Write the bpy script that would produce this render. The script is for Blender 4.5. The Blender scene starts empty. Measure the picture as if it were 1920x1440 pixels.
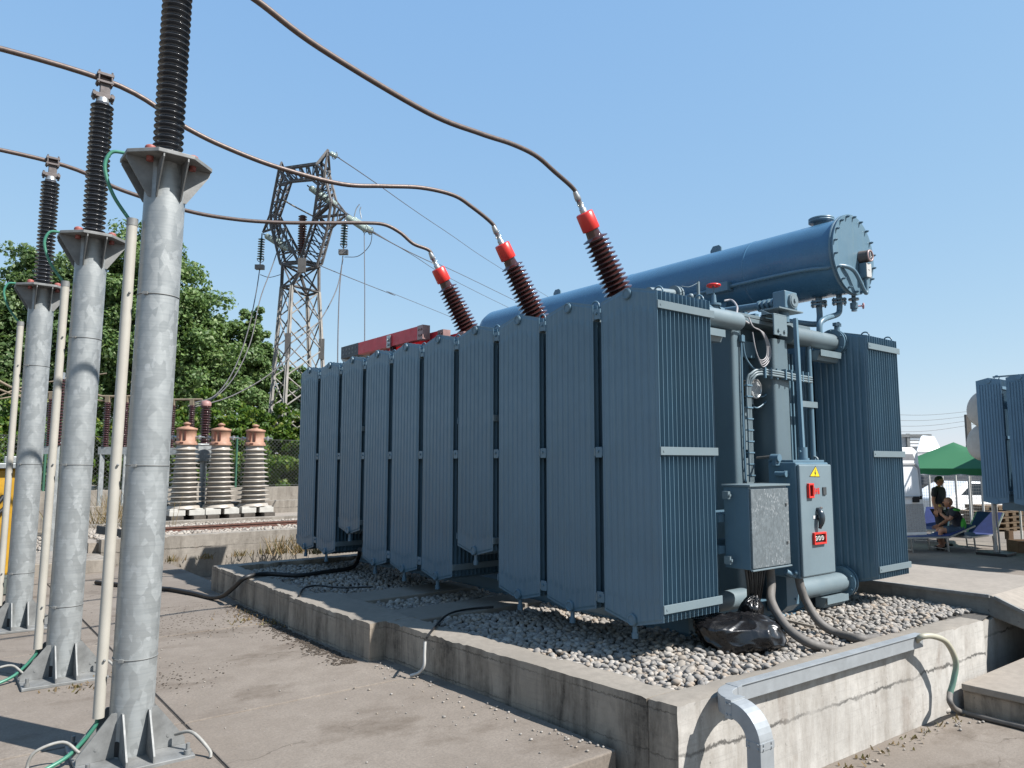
import bpy, math, random
import numpy as np
from mathutils import Vector, Matrix
random.seed(11)
S = bpy.context.scene
COL = S.collection
R = math.radians
# ------------------------------------------------------------------ camera
CAZ, CPI, CH, FPX = R(51.8), math.atan(147/1384), 1.7, 1384.0
cam = bpy.data.objects.new('camera', bpy.data.cameras.new('camera'))
COL.objects.link(cam); S.camera = cam
cam.data.sensor_width = 36; cam.data.lens = FPX/1920*36
cam.data.clip_start = .05; cam.data.clip_end = 3000
cam.location = (0, 0, CH)
cam.rotation_euler = (R(90)+CPI, 0, CAZ-R(90))
S.render.resolution_x, S.render.resolution_y = 1024, 768
# ------------------------------------------------------------------ sky and sun
TOSUN = Vector((.42, -.78, 1.0)).normalized()
w = bpy.data.worlds.new('World'); S.world = w; w.use_nodes = True
nt = w.node_tree; nt.nodes.clear()
sky = nt.nodes.new('ShaderNodeTexSky'); sky.sky_type = 'NISHITA'; sky.sun_disc = False
sky.sun_elevation = math.asin(TOSUN.z); sky.sun_rotation = math.atan2(TOSUN.x, TOSUN.y)
sky.air_density = 1.0; sky.dust_density = 0.15; sky.ozone_density = 6.0; sky.altitude = 100
bg = nt.nodes.new('ShaderNodeBackground'); bg.inputs[1].default_value = .06
wo = nt.nodes.new('ShaderNodeOutputWorld')
sp_ = nt.nodes.new('ShaderNodeSeparateColor'); cb_ = nt.nodes.new('ShaderNodeCombineColor')      # hazy summer sky: one tone curve for the whole dome
nt.links.new(sky.outputs[0], sp_.inputs[0])
for k_, (g_, a_) in enumerate(((.53, 2.58), (.36, 3.53), (.13, 5.85))):
    pw = nt.nodes.new('ShaderNodeMath'); pw.operation = 'POWER'; pw.inputs[1].default_value = g_
    mu = nt.nodes.new('ShaderNodeMath'); mu.operation = 'MULTIPLY'; mu.inputs[1].default_value = a_
    nt.links.new(sp_.outputs[k_], pw.inputs[0]); nt.links.new(pw.outputs[0], mu.inputs[0]); nt.links.new(mu.outputs[0], cb_.inputs[k_])
nt.links.new(cb_.outputs[0], bg.inputs[0]); nt.links.new(bg.outputs[0], wo.inputs[0])
sl = bpy.data.lights.new('sun', 'SUN'); sl.energy = 5.0; sl.angle = R(.53); sl.color = (1, .968, .925)
so = bpy.data.objects.new('sun', sl); COL.objects.link(so)
so.rotation_euler = (-TOSUN).to_track_quat('-Z', 'Y').to_euler(); so.location = (0, 0, 60)
S.view_settings.view_transform = 'Standard'; S.view_settings.look = 'None'
S.view_settings.exposure = 1.0; S.view_settings.gamma = 1
S.view_settings.use_curve_mapping = False

# ------------------------------------------------------------------ measuring helpers (photo ray -> world point on a known plane)
_F = Vector((math.cos(CAZ)*math.cos(CPI), math.sin(CAZ)*math.cos(CPI), math.sin(CPI)))
_R = Vector((math.sin(CAZ), -math.cos(CAZ), 0)); _U = _R.cross(_F)
FWD = Vector((math.cos(CAZ), math.sin(CAZ), 0))
Z = Vector((0, 0, 1)); X = Vector((1, 0, 0)); Y = Vector((0, 1, 0))
def at(px, py, x=None, y=None, z=None, d=None):
    r = _F*FPX + _R*(px-960) - _U*(py-720); c = Vector((0, 0, CH))
    if x is not None: t = x/r.x
    elif y is not None: t = y/r.y
    elif z is not None: t = (z-CH)/r.z
    else: t = d/(r.dot(FWD))
    return c + r*t
def on_plane(px, py, p, q):            # vertical plane through p and q
    r = _F*FPX + _R*(px-960) - _U*(py-720); c = Vector((0, 0, CH))
    n = (Vector(q)-Vector(p)).cross(Z); return c + r*((Vector(p)-c).dot(n)/r.dot(n))

# ------------------------------------------------------------------ mesh builder
def frame(ax):
    ax = Vector(ax).normalized()
    u = ax.cross(Z) if abs(ax.z) < .95 else ax.cross(X)
    u.normalize(); return ax, u, ax.cross(u)
def spline(pts, res=6):
    P = [Vector(p) for p in pts]
    if len(P) < 3: return P
    out = []
    for i in range(len(P)-1):
        a = P[i-1] if i else P[0]*2-P[1]; b, c = P[i], P[i+1]
        d = P[i+2] if i+2 < len(P) else P[-1]*2-P[-2]
        for k in range(res):
            t = k/res
            out.append(.5*((2*b)+(c-a)*t+(2*a-5*b+4*c-d)*t*t+(3*b-a-3*c+d)*t**3))
    return out+[P[-1]]
class MB:
    def __init__(s): s.v, s.f, s.sm = [], [], []
    def add(s, vs, fs, sm=False):
        o = len(s.v); s.v += [tuple(q) for q in vs]; s.f += [tuple(i+o for i in f) for f in fs]; s.sm += [sm]*len(fs); return s
    def box(s, x0, x1, y0, y1, z0, z1):
        return s.obox(Vector(((x0+x1)/2, (y0+y1)/2, (z0+z1)/2)), X*abs(x1-x0)/2, Y*abs(y1-y0)/2, Z*abs(z1-z0)/2)
    def obox(s, c, a, b, d):
        c, a, b, d = Vector(c), Vector(a), Vector(b), Vector(d)
        vs = [c+a*i+b*j+d*k for i in (-1, 1) for j in (-1, 1) for k in (-1, 1)]
        return s.add(vs, [(0,1,3,2),(4,6,7,5),(0,4,5,1),(2,3,7,6),(0,2,6,4),(1,5,7,3)])
    def beam(s, p, q, w, h=None, up=None):
        p, q = Vector(p), Vector(q); ax, u, v = frame(q-p)
        if up is not None:
            v = (Vector(up)-ax*ax.dot(Vector(up))).normalized(); u = v.cross(ax)
        return s.obox((p+q)/2, (q-p)/2, u*w/2, v*(h or w)/2)
    def cyl(s, p, q, r, r2=None, n=16, caps=True):
        p, q = Vector(p), Vector(q); ax, u, v = frame(q-p); r2 = r if r2 is None else r2
        c = [(math.cos(2*math.pi*i/n), math.sin(2*math.pi*i/n)) for i in range(n)]
        s.add([p+(u*a+v*b)*r for a, b in c]+[q+(u*a+v*b)*r2 for a, b in c], [(i, (i+1)%n, n+(i+1)%n, n+i) for i in range(n)], True)
        if caps:
            s.add([p+(u*a+v*b)*r for a, b in c], [tuple(range(n))[::-1]])
            s.add([q+(u*a+v*b)*r2 for a, b in c], [tuple(range(n))])
        return s
    def lathe(s, p, ax, prof, n=24, caps=True):       # prof: (radius, distance along axis)
        p = Vector(p); ax, u, v = frame(ax); vs = []; m = len(prof)
        for r, t in prof:
            for i in range(n):
                a = 2*math.pi*i/n; vs.append(p+ax*t+(u*math.cos(a)+v*math.sin(a))*r)
        fs = [(j*n+i, j*n+(i+1)%n, (j+1)*n+(i+1)%n, (j+1)*n+i) for j in range(m-1) for i in range(n)]
        s.add(vs, fs, True)
        if caps:
            s.add(vs[:n], [tuple(range(n))[::-1]]); s.add(vs[-n:], [tuple(range(n))])
        return s
    def tube(s, pts, r, n=8, res=6, smooth=True):
        P = spline(pts, res) if smooth else [Vector(p) for p in pts]
        rr = r if callable(r) else (lambda t: r)
        T = [(P[min(i+1, len(P)-1)]-P[max(i-1, 0)]).normalized() for i in range(len(P))]
        _, u, v = frame(T[0]); vs = []
        for i, (p, t) in enumerate(zip(P, T)):
            u = (u-t*u.dot(t)).normalized(); v = t.cross(u); q = rr(i/(len(P)-1))
            vs += [p+(u*math.cos(2*math.pi*k/n)+v*math.sin(2*math.pi*k/n))*q for k in range(n)]
        m = len(P)
        s.add(vs, [(j*n+i, j*n+(i+1)%n, (j+1)*n+(i+1)%n, (j+1)*n+i) for j in range(m-1) for i in range(n)], True)
        s.add(vs[:n], [tuple(range(n))[::-1]]); s.add(vs[-n:], [tuple(range(n))]); return s
    def prism(s, poly, ext):                          # planar polygon pushed along ext
        A = [Vector(p) for p in poly]; e = Vector(ext); n = len(A)
        return s.add(A+[a+e for a in A], [tuple(range(n))[::-1], tuple(range(n, 2*n))]+[(i, (i+1)%n, n+(i+1)%n, n+i) for i in range(n)])
    def torus(s, c, ax, Rr, r, n=24, m=8, a0=0, a1=2*math.pi):
        c = Vector(c); ax, u, v = frame(ax); full = abs(a1-a0-2*math.pi) < 1e-6; k = n if full else n+1; vs = []
        for i in range(k):
            a = a0+(a1-a0)*i/n; d = u*math.cos(a)+v*math.sin(a)
            vs += [c+d*(Rr+r*math.cos(2*math.pi*j/m))+ax*r*math.sin(2*math.pi*j/m) for j in range(m)]
        return s.add(vs, [(i*m+j, i*m+(j+1)%m, ((i+1)%k)*m+(j+1)%m, ((i+1)%k)*m+j) for i in range(n) for j in range(m)], True)
    def ball(s, c, r, n=12, m=8, sc=(1, 1, 1)):
        c = Vector(c); prof = []; vs = []
        for j in range(m+1):
            t = math.pi*j/m
            for i in range(n):
                a = 2*math.pi*i/n
                vs.append(c+Vector((math.sin(t)*math.cos(a)*sc[0], math.sin(t)*math.sin(a)*sc[1], math.cos(t)*sc[2]))*r)
        return s.add(vs, [(j*n+i, (j+1)*n+i, (j+1)*n+(i+1)%n, j*n+(i+1)%n) for j in range(m) for i in range(n)], True)
    def bolt(s, p, ax, r=.012, h=.012):
        return s.cyl(p, Vector(p)+Vector(ax)*h, r, n=6)
    def sweep(s, pts, w, h, up=Z):                    # rectangular duct along a path
        P = [Vector(p) for p in pts]; vs = []; v = Vector(up)
        for i, p in enumerate(P):
            t = (P[min(i+1, len(P)-1)]-P[max(i-1, 0)]).normalized()
            v = (v-t*v.dot(t)).normalized(); u = t.cross(v)
            vs += [p+u*w/2+v*h/2, p-u*w/2+v*h/2, p-u*w/2-v*h/2, p+u*w/2-v*h/2]
        m = len(P)
        s.add(vs, [(j*4+i, j*4+(i+1)%4, j*4+4+(i+1)%4, j*4+4+i) for j in range(m-1) for i in range(4)]+[(3,2,1,0), (m*4-4, m*4-3, m*4-2, m*4-1)])
        return s
ORG = {}
def tag(o, label=None, cat=None, group=None, kind=None):
    if label: o['label'] = label
    if cat: o['category'] = cat
    if group: o['group'] = group
    if kind: o['kind'] = kind
    return o
def thing(name, label, cat, loc=(0, 0, 0), group=None):
    o = bpy.data.objects.new(name, None); COL.objects.link(o); o.location = loc
    o.empty_display_size = .1; ORG[o.name] = Vector(loc); return tag(o, label, cat, group)
def from_np(name, v, f, mat, smooth=False):           # equal-sided faces, fast
    me = bpy.data.meshes.new(name); v = np.asarray(v, np.float32); f = np.asarray(f, np.int32); k = f.shape[1]
    me.vertices.add(len(v)); me.vertices.foreach_set('co', v.ravel())
    me.loops.add(f.size); me.loops.foreach_set('vertex_index', f.ravel())
    me.polygons.add(len(f)); me.polygons.foreach_set('loop_start', np.arange(0, f.size, k, dtype=np.int32))
    me.polygons.foreach_set('loop_total', np.full(len(f), k, np.int32))
    me.polygons.foreach_set('use_smooth', np.full(len(f), smooth, bool))
    me.update(); me.validate(); me.materials.append(mat)
    o = bpy.data.objects.new(name, me); COL.objects.link(o); return o
def obj(name, mb, mat, parent=None, bevel=0, org=None, kind=None):
    o0 = ORG[parent.name] if parent is not None else Vector(org if org is not None else (0, 0, 0))
    me = bpy.data.meshes.new(name)
    me.from_pydata([tuple(Vector(q)-o0) for q in mb.v], [], mb.f)
    me.polygons.foreach_set('use_smooth', mb.sm); me.update()
    me.materials.append(mat)
    o = bpy.data.objects.new(name, me); COL.objects.link(o); ORG[o.name] = o0
    if parent is not None: o.parent = parent
    else: o.location = o0
    if bevel:
        b = o.modifiers.new('bevel', 'BEVEL'); b.width = bevel; b.segments = 2; b.limit_method = 'ANGLE'; b.angle_limit = R(40)
    if kind: o['kind'] = kind
    return o
def one(name, mb, mat, label, cat, org, group=None, bevel=0):   # a thing that is a single mesh
    return tag(obj(name, mb, mat, None, bevel, org), label, cat, group)
KIDS = {}
def copy_tree(o, parent=None, ch=None):
    if ch is None:
        ch = {}
        for q in bpy.data.objects:
            if q.parent: ch.setdefault(q.parent.name, []).append(q)
    c = o.copy(); COL.objects.link(c)
    if parent is not None: c.parent = parent
    for k in ch.get(o.name, []): copy_tree(k, c, ch)
    return c

# ------------------------------------------------------------------ materials
def lin(r, g, b): return tuple(((c/255)/12.92 if c/255 < .04045 else (((c/255)+.055)/1.055)**2.4) for c in (r, g, b))+(1,)
ALBEDO = {'blue_grey_paint': 1, 'glossy_blue_grey_paint': 1, 'mid_blue_grey_paint': 1, 'white_vehicle_paint': .85, 'red_plastic_cap': .75, 'poplar_leaf': .85,
          'dark_poplar_leaf': .85, 'bright_shrub_leaf': .75, 'pale_grey_fan_plastic': .75, 'green_canopy_cloth': .7, 'tanned_skin': .9, 'dark_navy_cloth': 1, 'blue_lounger_fabric': 1,
          'red_paint': 1.0, 'worn_yard_concrete': .54, 'river_pebble': .68, 'algae_stained_concrete': .78, 'curb_top_concrete': .58, 'pale_board_marked_concrete': .63, 'sign_yellow': .7, 'lit_window_white': .85, 'dark_grey_porcelain': .8, 'brown_glazed_porcelain': .85, 'bright_green_cloth': .9}
class NT:
    def __init__(s, name):
        s.m = bpy.data.materials.new(name); s.m.use_nodes = True; s.t = s.m.node_tree
        s.b = s.t.nodes['Principled BSDF']; s.tc = s.n('ShaderNodeTexCoord')
    def n(s, t, **k):
        q = s.t.nodes.new(t)
        for a, v in k.items(): setattr(q, a, v)
        return q
    def l(s, a, b): s.t.links.new(a, b)
    def setv(s, sock, v):
        if isinstance(v, bpy.types.NodeSocket): s.l(v, sock)
        else: sock.default_value = v
    def coord(s, sc=(1, 1, 1), kind='Object', rot=(0, 0, 0)):
        mp = s.n('ShaderNodeMapping'); s.l(s.tc.outputs[kind], mp.inputs[0]); mp.inputs['Scale'].default_value = sc; mp.inputs['Rotation'].default_value = rot; return mp.outputs[0]
    def noise(s, scale, detail=5, rough=.6, vec=None, dist=0):
        q = s.n('ShaderNodeTexNoise'); q.inputs['Scale'].default_value = scale; q.inputs['Detail'].default_value = detail
        q.inputs['Roughness'].default_value = rough; q.inputs['Distortion'].default_value = dist
        s.l(vec if vec is not None else s.coord(), q.inputs['Vector']); return q.outputs[0]
    def vor(s, scale, vec=None, feature='F1', out='Distance', rnd=1):
        q = s.n('ShaderNodeTexVoronoi', feature=feature); q.inputs['Scale'].default_value = scale; q.inputs['Randomness'].default_value = rnd
        s.l(vec if vec is not None else s.coord(), q.inputs['Vector']); return q.outputs[out]
    def ramp(s, fac, stops, interp='LINEAR'):
        q = s.n('ShaderNodeValToRGB'); s.l(fac, q.inputs[0]); e = q.color_ramp; e.interpolation = interp
        while len(e.elements) < len(stops): e.elements.new(.5)
        for el, (p, c) in zip(e.elements, stops):
            el.position = p; el.color = c if isinstance(c, tuple) else (c, c, c, 1)
        return q.outputs[0]
    def mix(s, fac, a, b, mode='MIX'):
        q = s.n('ShaderNodeMix', data_type='RGBA', blend_type=mode)
        s.setv(q.inputs[0], fac); s.setv(q.inputs[6], a); s.setv(q.inputs[7], b); return q.outputs[2]
    def math(s, op, a, b=0.0, clamp=False):
        q = s.n('ShaderNodeMath', operation=op, use_clamp=clamp); s.setv(q.inputs[0], a); s.setv(q.inputs[1], b); return q.outputs[0]
    def sep(s, vec):
        q = s.n('ShaderNodeSeparateXYZ'); s.l(vec, q.inputs[0]); return q.outputs
    def bump(s, h, strength=.3, dist=.01):
        q = s.n('ShaderNodeBump'); q.inputs['Strength'].default_value = strength; q.inputs['Distance'].default_value = dist
        s.l(h, q.inputs['Height']); s.l(q.outputs[0], s.b.inputs['Normal'])
    def out(s, col, rough=.6, metal=0, spec=.5):
        k = ALBEDO.get(s.m.name, .60)             # one scale for all base colours, set against the exposure
        if k != 1:
            col = s.mix(1.0, col, (k, k, k, 1), 'MULTIPLY') if isinstance(col, bpy.types.NodeSocket) else tuple(c*k for c in tuple(col)[:3])+(1,)
        s.setv(s.b.inputs['Base Color'], col); s.setv(s.b.inputs['Roughness'], rough); s.setv(s.b.inputs['Metallic'], metal)
        s.b.inputs['Specular IOR Level'].default_value = spec; return s.m
def plain(name, c, rough=.5, metal=0, var=.18, scale=6, bump=0, spec=.5):
    m = NT(name); c = tuple(c)[:3]
    lo = tuple(q*(1-var) for q in c)+(1,); hi = tuple(min(1, q*(1+var)) for q in c)+(1,)
    n = m.noise(scale, 6, .65)
    col = m.ramp(n, [(.3, lo), (.7, hi)])
    if bump: m.bump(m.noise(scale*8, 4), bump, .004)
    rg = m.ramp(m.noise(scale*2.3, 4), [(.3, max(.03, rough-.07)), (.7, min(1, rough+.07))])
    return m.out(col, rg, metal, spec)

def paint_mat(name, base, rough=.36, dirt=.35):
    m = NT(name); c = base
    n = m.noise(1.7, 6, .65); st = m.noise(5, 5, .6, m.coord((6, 6, .35)))
    col = m.ramp(n, [(.3, tuple(q*.9 for q in c)+(1,)), (.72, tuple(q*1.1 for q in c)+(1,))])
    col = m.mix(m.math('MULTIPLY', m.ramp(st, [(.52, 0.0), (.75, 1.0)]), dirt), col, (c[0]*1.3+.02, c[1]*1.15+.015, c[2]*.95, 1))
    oi = m.n('ShaderNodeObjectInfo'); col = m.mix(1.0, col, m.ramp(oi.outputs['Random'], [(0.0, .88), (1.0, 1.08)]), 'MULTIPLY')
    m.bump(m.noise(90, 3), .06, .002)
    return m.out(col, m.ramp(m.noise(7, 4), [(.3, rough-.06), (.7, rough+.1)]), 0, .5)
PAINT = paint_mat('blue_grey_paint', (.084, .148, .196))
PAINTL = paint_mat('sunlit_blue_grey_paint', (.205, .27, .30), .42, .15)  # same paint as the radiators, sunlight put into a paler colour
PAINTM = paint_mat('half_lit_blue_grey_paint', (.155, .22, .255), .38, .25)  # same paint again on the tank end, sunlight put into a mid tone
PAINTC = paint_mat('glossy_blue_grey_paint', (.052, .13, .215), .24, .1)
def galv_mat(name, base=(.47, .495, .495), scale=24):
    m = NT(name); vc = m.coord((1, 1, .55))
    v = m.vor(scale, vc, 'F1', 'Color'); sp = m.sep(v)[0]
    big = m.noise(2.2, 5); fine = m.noise(40, 4)
    lines = m.noise(3, 3, .6, m.coord((1.5, 1.5, 34)))
    c1 = tuple(q*.80 for q in base)+(1,); c2 = tuple(min(1, q*1.12) for q in base)+(1,)
    col = m.ramp(m.math('ADD', m.math('MULTIPLY', sp, .30), m.math('MULTIPLY', big, .6)), [(.25, c1), (.75, c2)])
    flake = m.math('MULTIPLY', m.ramp(m.sep(m.vor(scale*1.7, m.coord((1, 1, .7)), 'F1', 'Color'))[1], [(.84, 0.0), (.9, 1.0)]), m.ramp(m.noise(3.5, 4), [(.45, 0.0), (.62, 1.0)]))
    col = m.mix(m.math('MULTIPLY', flake, .45), col, (.74, .77, .78, 1))
    col = m.mix(m.math('MULTIPLY', m.ramp(lines, [(.35, .35), (.55, 0.0)]), .6), col, (.22, .25, .27, 1))
    col = m.mix(m.math('MULTIPLY', m.ramp(fine, [(.6, 0.0), (.8, .3)]), 1.0), col, (.3, .32, .32, 1))
    m.bump(m.math('ADD', m.math('MULTIPLY', lines, .6), m.math('MULTIPLY', fine, .25)), .12, .003)
    return m.out(col, m.ramp(sp, [(.2, .42), (.9, .6)]), .35, .5)
GALV = galv_mat('galvanised_steel')
GALVD = plain('weathered_steel', (.27, .275, .27), .6, .2, .3, 9, .1)
GALVB = galv_mat('spangled_zinc_sheet', (.235, .275, .295), 62)
ALU = plain('bright_metal', (.62, .63, .63), .35, .7, .15, 12)
DARKMETAL = plain('brown_grey_cast_metal', (.17, .145, .14), .6, .3, .3, 20)
TOWER = plain('weathered_tower_steel', (.15, .14, .135), .7, .15, .4, 3)
TRUNK = plain('grey_cable_duct_steel', (.44, .47, .49), .45, .25, .12, 8)
CREAM = plain('cream_plastic_conduit', (.55, .52, .455), .5, 0, .12, 3)
BLKINS = plain('dark_grey_porcelain', (.042, .045, .052), .22, 0, .2, 12)
BRNINS = plain('brown_glazed_porcelain', (.05, .017, .015), .10, 0, .2, 8, spec=.7)
REDCAP = plain('red_plastic_cap', (.70, .028, .018), .38, 0, .1, 5)
REDP = plain('red_paint', (.56, .026, .036), .45, 0, .15, 5)
REDO = plain('faded_red_bolt_cap', (.36, .10, .08), .6, 0, .3, 20)
COND = plain('bare_copper_brown_conductor', (.155, .115, .10), .5, .35, .25, 30)
BLACK = plain('black_rubber', (.018, .018, .019), .5, 0, .3, 20)
GREYCAB = plain('grey_ribbed_conduit', (.17, .155, .14), .7, 0, .2, 14)
GREEN = plain('green_yellow_earth_wire', (.06, .26, .17), .45, 0, .25, 6)
WHITEP = plain('white_plastic', (.66, .65, .62), .45, 0, .1, 6)
HOSEG = plain('dirty_white_hose', (.36, .35, .32), .55, 0, .25, 14)
WHITE = plain('white_vehicle_paint', (.84, .84, .83), .25, 0, .05, 2)
YELLOW = plain('yellow_machine_paint', (.60, .33, .02), .45, 0, .2, 4)
ORANGE = plain('faded_orange_enamel', (.46, .25, .165), .65, 0, .25, 6)
PORC = plain('cream_porcelain', (.50, .45, .39), .35, 0, .25, 5)
RUST = plain('rusty_rail_steel', (.16, .075, .055), .8, .1, .35, 14, .2)
TIMBER = plain('weathered_timber', (.10, .085, .07), .85, 0, .35, 10, .3)
GLASSI = plain('pale_green_glass_discs', (.46, .56, .52), .12, 0, .15, 10, spec=.9)
TEALI = plain('dark_teal_glass_discs', (.02, .09, .10), .12, 0, .2, 10, spec=.9)
WIRE = plain('overhead_wire_metal', (.16, .15, .15), .6, .3, .2, 10)
TAN = plain('tan_busbar_metal', (.32, .25, .17), .6, .2, .2, 10)
DARKV = plain('dark_void', (.012, .013, .015), .7)
def concrete(name, base, stain, amount, pour=None, streak=True, bumpy=.35, rust=.0, low=None):
    m = NT(name); wv = m.coord()
    n1 = m.noise(1.1, 7, .62); n2 = m.noise(14, 6, .7); n3 = m.noise(70, 4, .7)
    b = base
    col = m.ramp(n1, [(.28, tuple(q*.78 for q in b)+(1,)), (.5, b+(1,)), (.75, tuple(min(1, q*1.16) for q in b)+(1,))])
    col = m.mix(m.ramp(n2, [(.38, .55), (.62, 0.0)]), col, tuple(q*.74 for q in b)+(1,))
    col = m.mix(m.ramp(n3, [(.62, 0.0), (.74, .5)]), col, tuple(q*.5 for q in b)+(1,))
    if streak:
        sv = m.noise(3.2, 7, .7, m.coord((1.6, 1.6, .22)), .4)
        spk = m.noise(9, 8, .75)
        msk = m.math('MULTIPLY', m.ramp(sv, [(.42, 0.0), (.66, 1.0)]), m.ramp(spk, [(.3, .35), (.62, 1.0)]))
        col = m.mix(m.math('MULTIPLY', msk, amount), col, stain+(1,))
        bl = m.noise(4, 4, .5, m.coord((.7, .7, 16)))
        col = m.mix(m.ramp(bl, [(.56, 0.0), (.66, .3)]), col, tuple(q*.6 for q in b)+(1,))
        dr = m.ramp(m.noise(24, 5, .7, m.coord((1, 1, .045))), [(.64, 0.0), (.72, 1.0)])
        dr = m.math('MULTIPLY', dr, m.ramp(m.noise(3.2, 3), [(.45, 0.0), (.6, 1.0)]))
        col = m.mix(m.math('MULTIPLY', dr, .8), col, tuple(q*.35 for q in b)+(1,))
        pit = m.ramp(m.noise(34, 3, .6), [(.66, 0.0), (.70, 1.0)])
        pit = m.math('MULTIPLY', pit, m.ramp(m.noise(2.4, 3), [(.42, .1), (.6, 1.0)]))
        col = m.mix(m.math('MULTIPLY', pit, .8), col, tuple(q*.28 for q in b)+(1,))
    h = m.math('ADD', m.math('MULTIPLY', n2, .6), m.math('MULTIPLY', n3, .4))
    if pour is not None:
        z = m.sep(m.tc.outputs['Object'])[2]
        for pz, tilt, wd in pour:
            dz = m.math('ADD', m.math('SUBTRACT', z, pz), m.math('MULTIPLY', m.math('SUBTRACT', m.noise(6, 4), .5), tilt))
            dz = m.math('ADD', dz, m.math('MULTIPLY', m.math('SUBTRACT', m.noise(40, 4, .7), .5), .045))
            ln = m.math('MULTIPLY', m.ramp(m.math('ABSOLUTE', dz), [(wd*.4, 1.0), (wd*1.3, 0.0)]), m.ramp(m.noise(1.7, 3), [(.36, .15), (.56, 1.0)]))
            col = m.mix(m.math('MULTIPLY', ln, .92), col, tuple(q*.16 for q in b)+(1,)); h = m.math('SUBTRACT', h, m.math('MULTIPLY', ln, .35))
    if rust:
        rm = m.ramp(m.noise(2.3, 5, .7, m.coord((1.2, 1.2, .5))), [(.6, 0.0), (.74, 1.0)])
        col = m.mix(m.math('MULTIPLY', rm, rust), col, (.16, .09, .05, 1))
    m.bump(h, bumpy, .006)
    return m.out(col, .85, 0, .3)
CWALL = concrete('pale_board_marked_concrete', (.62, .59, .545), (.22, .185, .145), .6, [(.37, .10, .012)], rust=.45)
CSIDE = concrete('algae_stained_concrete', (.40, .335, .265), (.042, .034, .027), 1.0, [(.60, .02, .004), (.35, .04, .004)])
CTOP = concrete('curb_top_concrete', (.37, .33, .28), (.15, .13, .11), .3, streak=False)
CFAR = concrete('weathered_far_wall_concrete', (.40, .36, .31), (.12, .10, .08), .7, [(.53, .05, .008)], rust=.3)
CAPRON = concrete('apron_concrete', (.40, .35, .295), (.18, .16, .14), .4, streak=False)
CAPSIDE = concrete('apron_edge_concrete', (.34, .335, .31), (.14, .13, .115), .45)
def pave_mat():
    m = NT('worn_yard_concrete'); b = (.345, .293, .245)
    n1 = m.noise(.55, 8, .62); n2 = m.noise(5, 7, .7); n3 = m.noise(60, 5, .75)
    col = m.ramp(n1, [(.3, (.275, .23, .19, 1)), (.52, b+(1,)), (.75, (.41, .355, .30, 1))])
    col = m.mix(m.ramp(n2, [(.4, .45), (.6, 0.0)]), col, (.26, .215, .175, 1))
    col = m.mix(m.ramp(n3, [(.35, .55), (.6, 0.0)]), col, (.175, .155, .135, 1))
    dirt = m.math('MULTIPLY', m.ramp(m.noise(.9, 7, .68, m.coord((1, 1.6, 1), rot=(0, 0, .4))), [(.53, 0.0), (.68, 1.0)]), m.ramp(n2, [(.3, .4), (.65, 1.0)]))
    col = m.mix(m.math('MULTIPLY', dirt, .8), col, (.115, .083, .058, 1))
    chips = m.ramp(m.vor(26, m.coord()), [(.07, 1.0), (.10, 0.0)])
    chips = m.math('MULTIPLY', chips, m.ramp(m.noise(8, 3), [(.55, 0.0), (.6, 1.0)]))
    col = m.mix(m.math('MULTIPLY', chips, .8), col, (.55, .53, .5, 1))
    wob = m.n('ShaderNodeVectorMath', operation='ADD'); nz = m.n('ShaderNodeTexNoise'); nz.inputs['Scale'].default_value = 2.2; nz.inputs['Detail'].default_value = 6
    m.l(m.coord(), nz.inputs['Vector']); m.l(m.coord(), wob.inputs[0]); m.l(nz.outputs[1], wob.inputs[1])
    ck = m.ramp(m.vor(.55, wob.outputs[0], 'DISTANCE_TO_EDGE'), [(.0, 1.0), (.006, 0.0)])
    ck = m.math('MULTIPLY', ck, m.ramp(m.noise(.8, 3), [(.5, 0.0), (.58, 1.0)]))
    col = m.mix(m.math('MULTIPLY', ck, .75), col, (.07, .055, .04, 1))
    oil = m.math('MULTIPLY', m.ramp(m.noise(1.6, 5, .7), [(.66, 0.0), (.72, 1.0)]), .5); col = m.mix(oil, col, (.12, .10, .085, 1))
    grit = m.ramp(m.vor(60), [(.08, 1.0), (.13, 0.0)])
    col = m.mix(m.math('MULTIPLY', grit, m.ramp(m.noise(11, 3), [(.5, 0.0), (.62, .75)])), col, (.06, .05, .042, 1))
    m.bump(m.math('ADD', m.math('MULTIPLY', n3, .5), m.math('MULTIPLY', n2, .5)), .35, .006)
    return m.out(col, .88, 0, .3)
PAVE = pave_mat()
JOINT = plain('dark_joint_soil', (.05, .042, .034), .95, 0, .4, 20, .3)
def stone_mat(name, stops):
    m = NT(name); g = m.n('ShaderNodeNewGeometry')
    col = m.ramp(g.outputs['Random Per Island'], stops)
    col = m.mix(m.ramp(m.noise(45, 5, .7), [(.35, .45), (.65, 0.0)]), col, (.16, .145, .125, 1))
    m.bump(m.noise(130, 3), .15, .002)
    return m.out(col, .8, 0, .3)
PEB = stone_mat('river_pebble', [(0.0, (0.222, 0.211, 0.201, 1)), (.2, (0.406, 0.377, 0.341, 1)), (.4, (0.302, 0.284, 0.266, 1)), (.6, (0.494, 0.458, 0.415, 1)), (.75, (0.367, 0.323, 0.273, 1)), (.9, (0.430, 0.347, 0.272, 1)), (1.0, (0.550, 0.521, 0.478, 1))])
PEBF = stone_mat('crushed_ballast_stone', [(0.0, (.30, .26, .22, 1)), (.5, (.48, .42, .36, 1)), (1.0, (.60, .55, .48, 1))])
PEBBASE = plain('gravel_bed_shade', (.10, .092, .082), .95, 0, .5, 40, .5)
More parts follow.
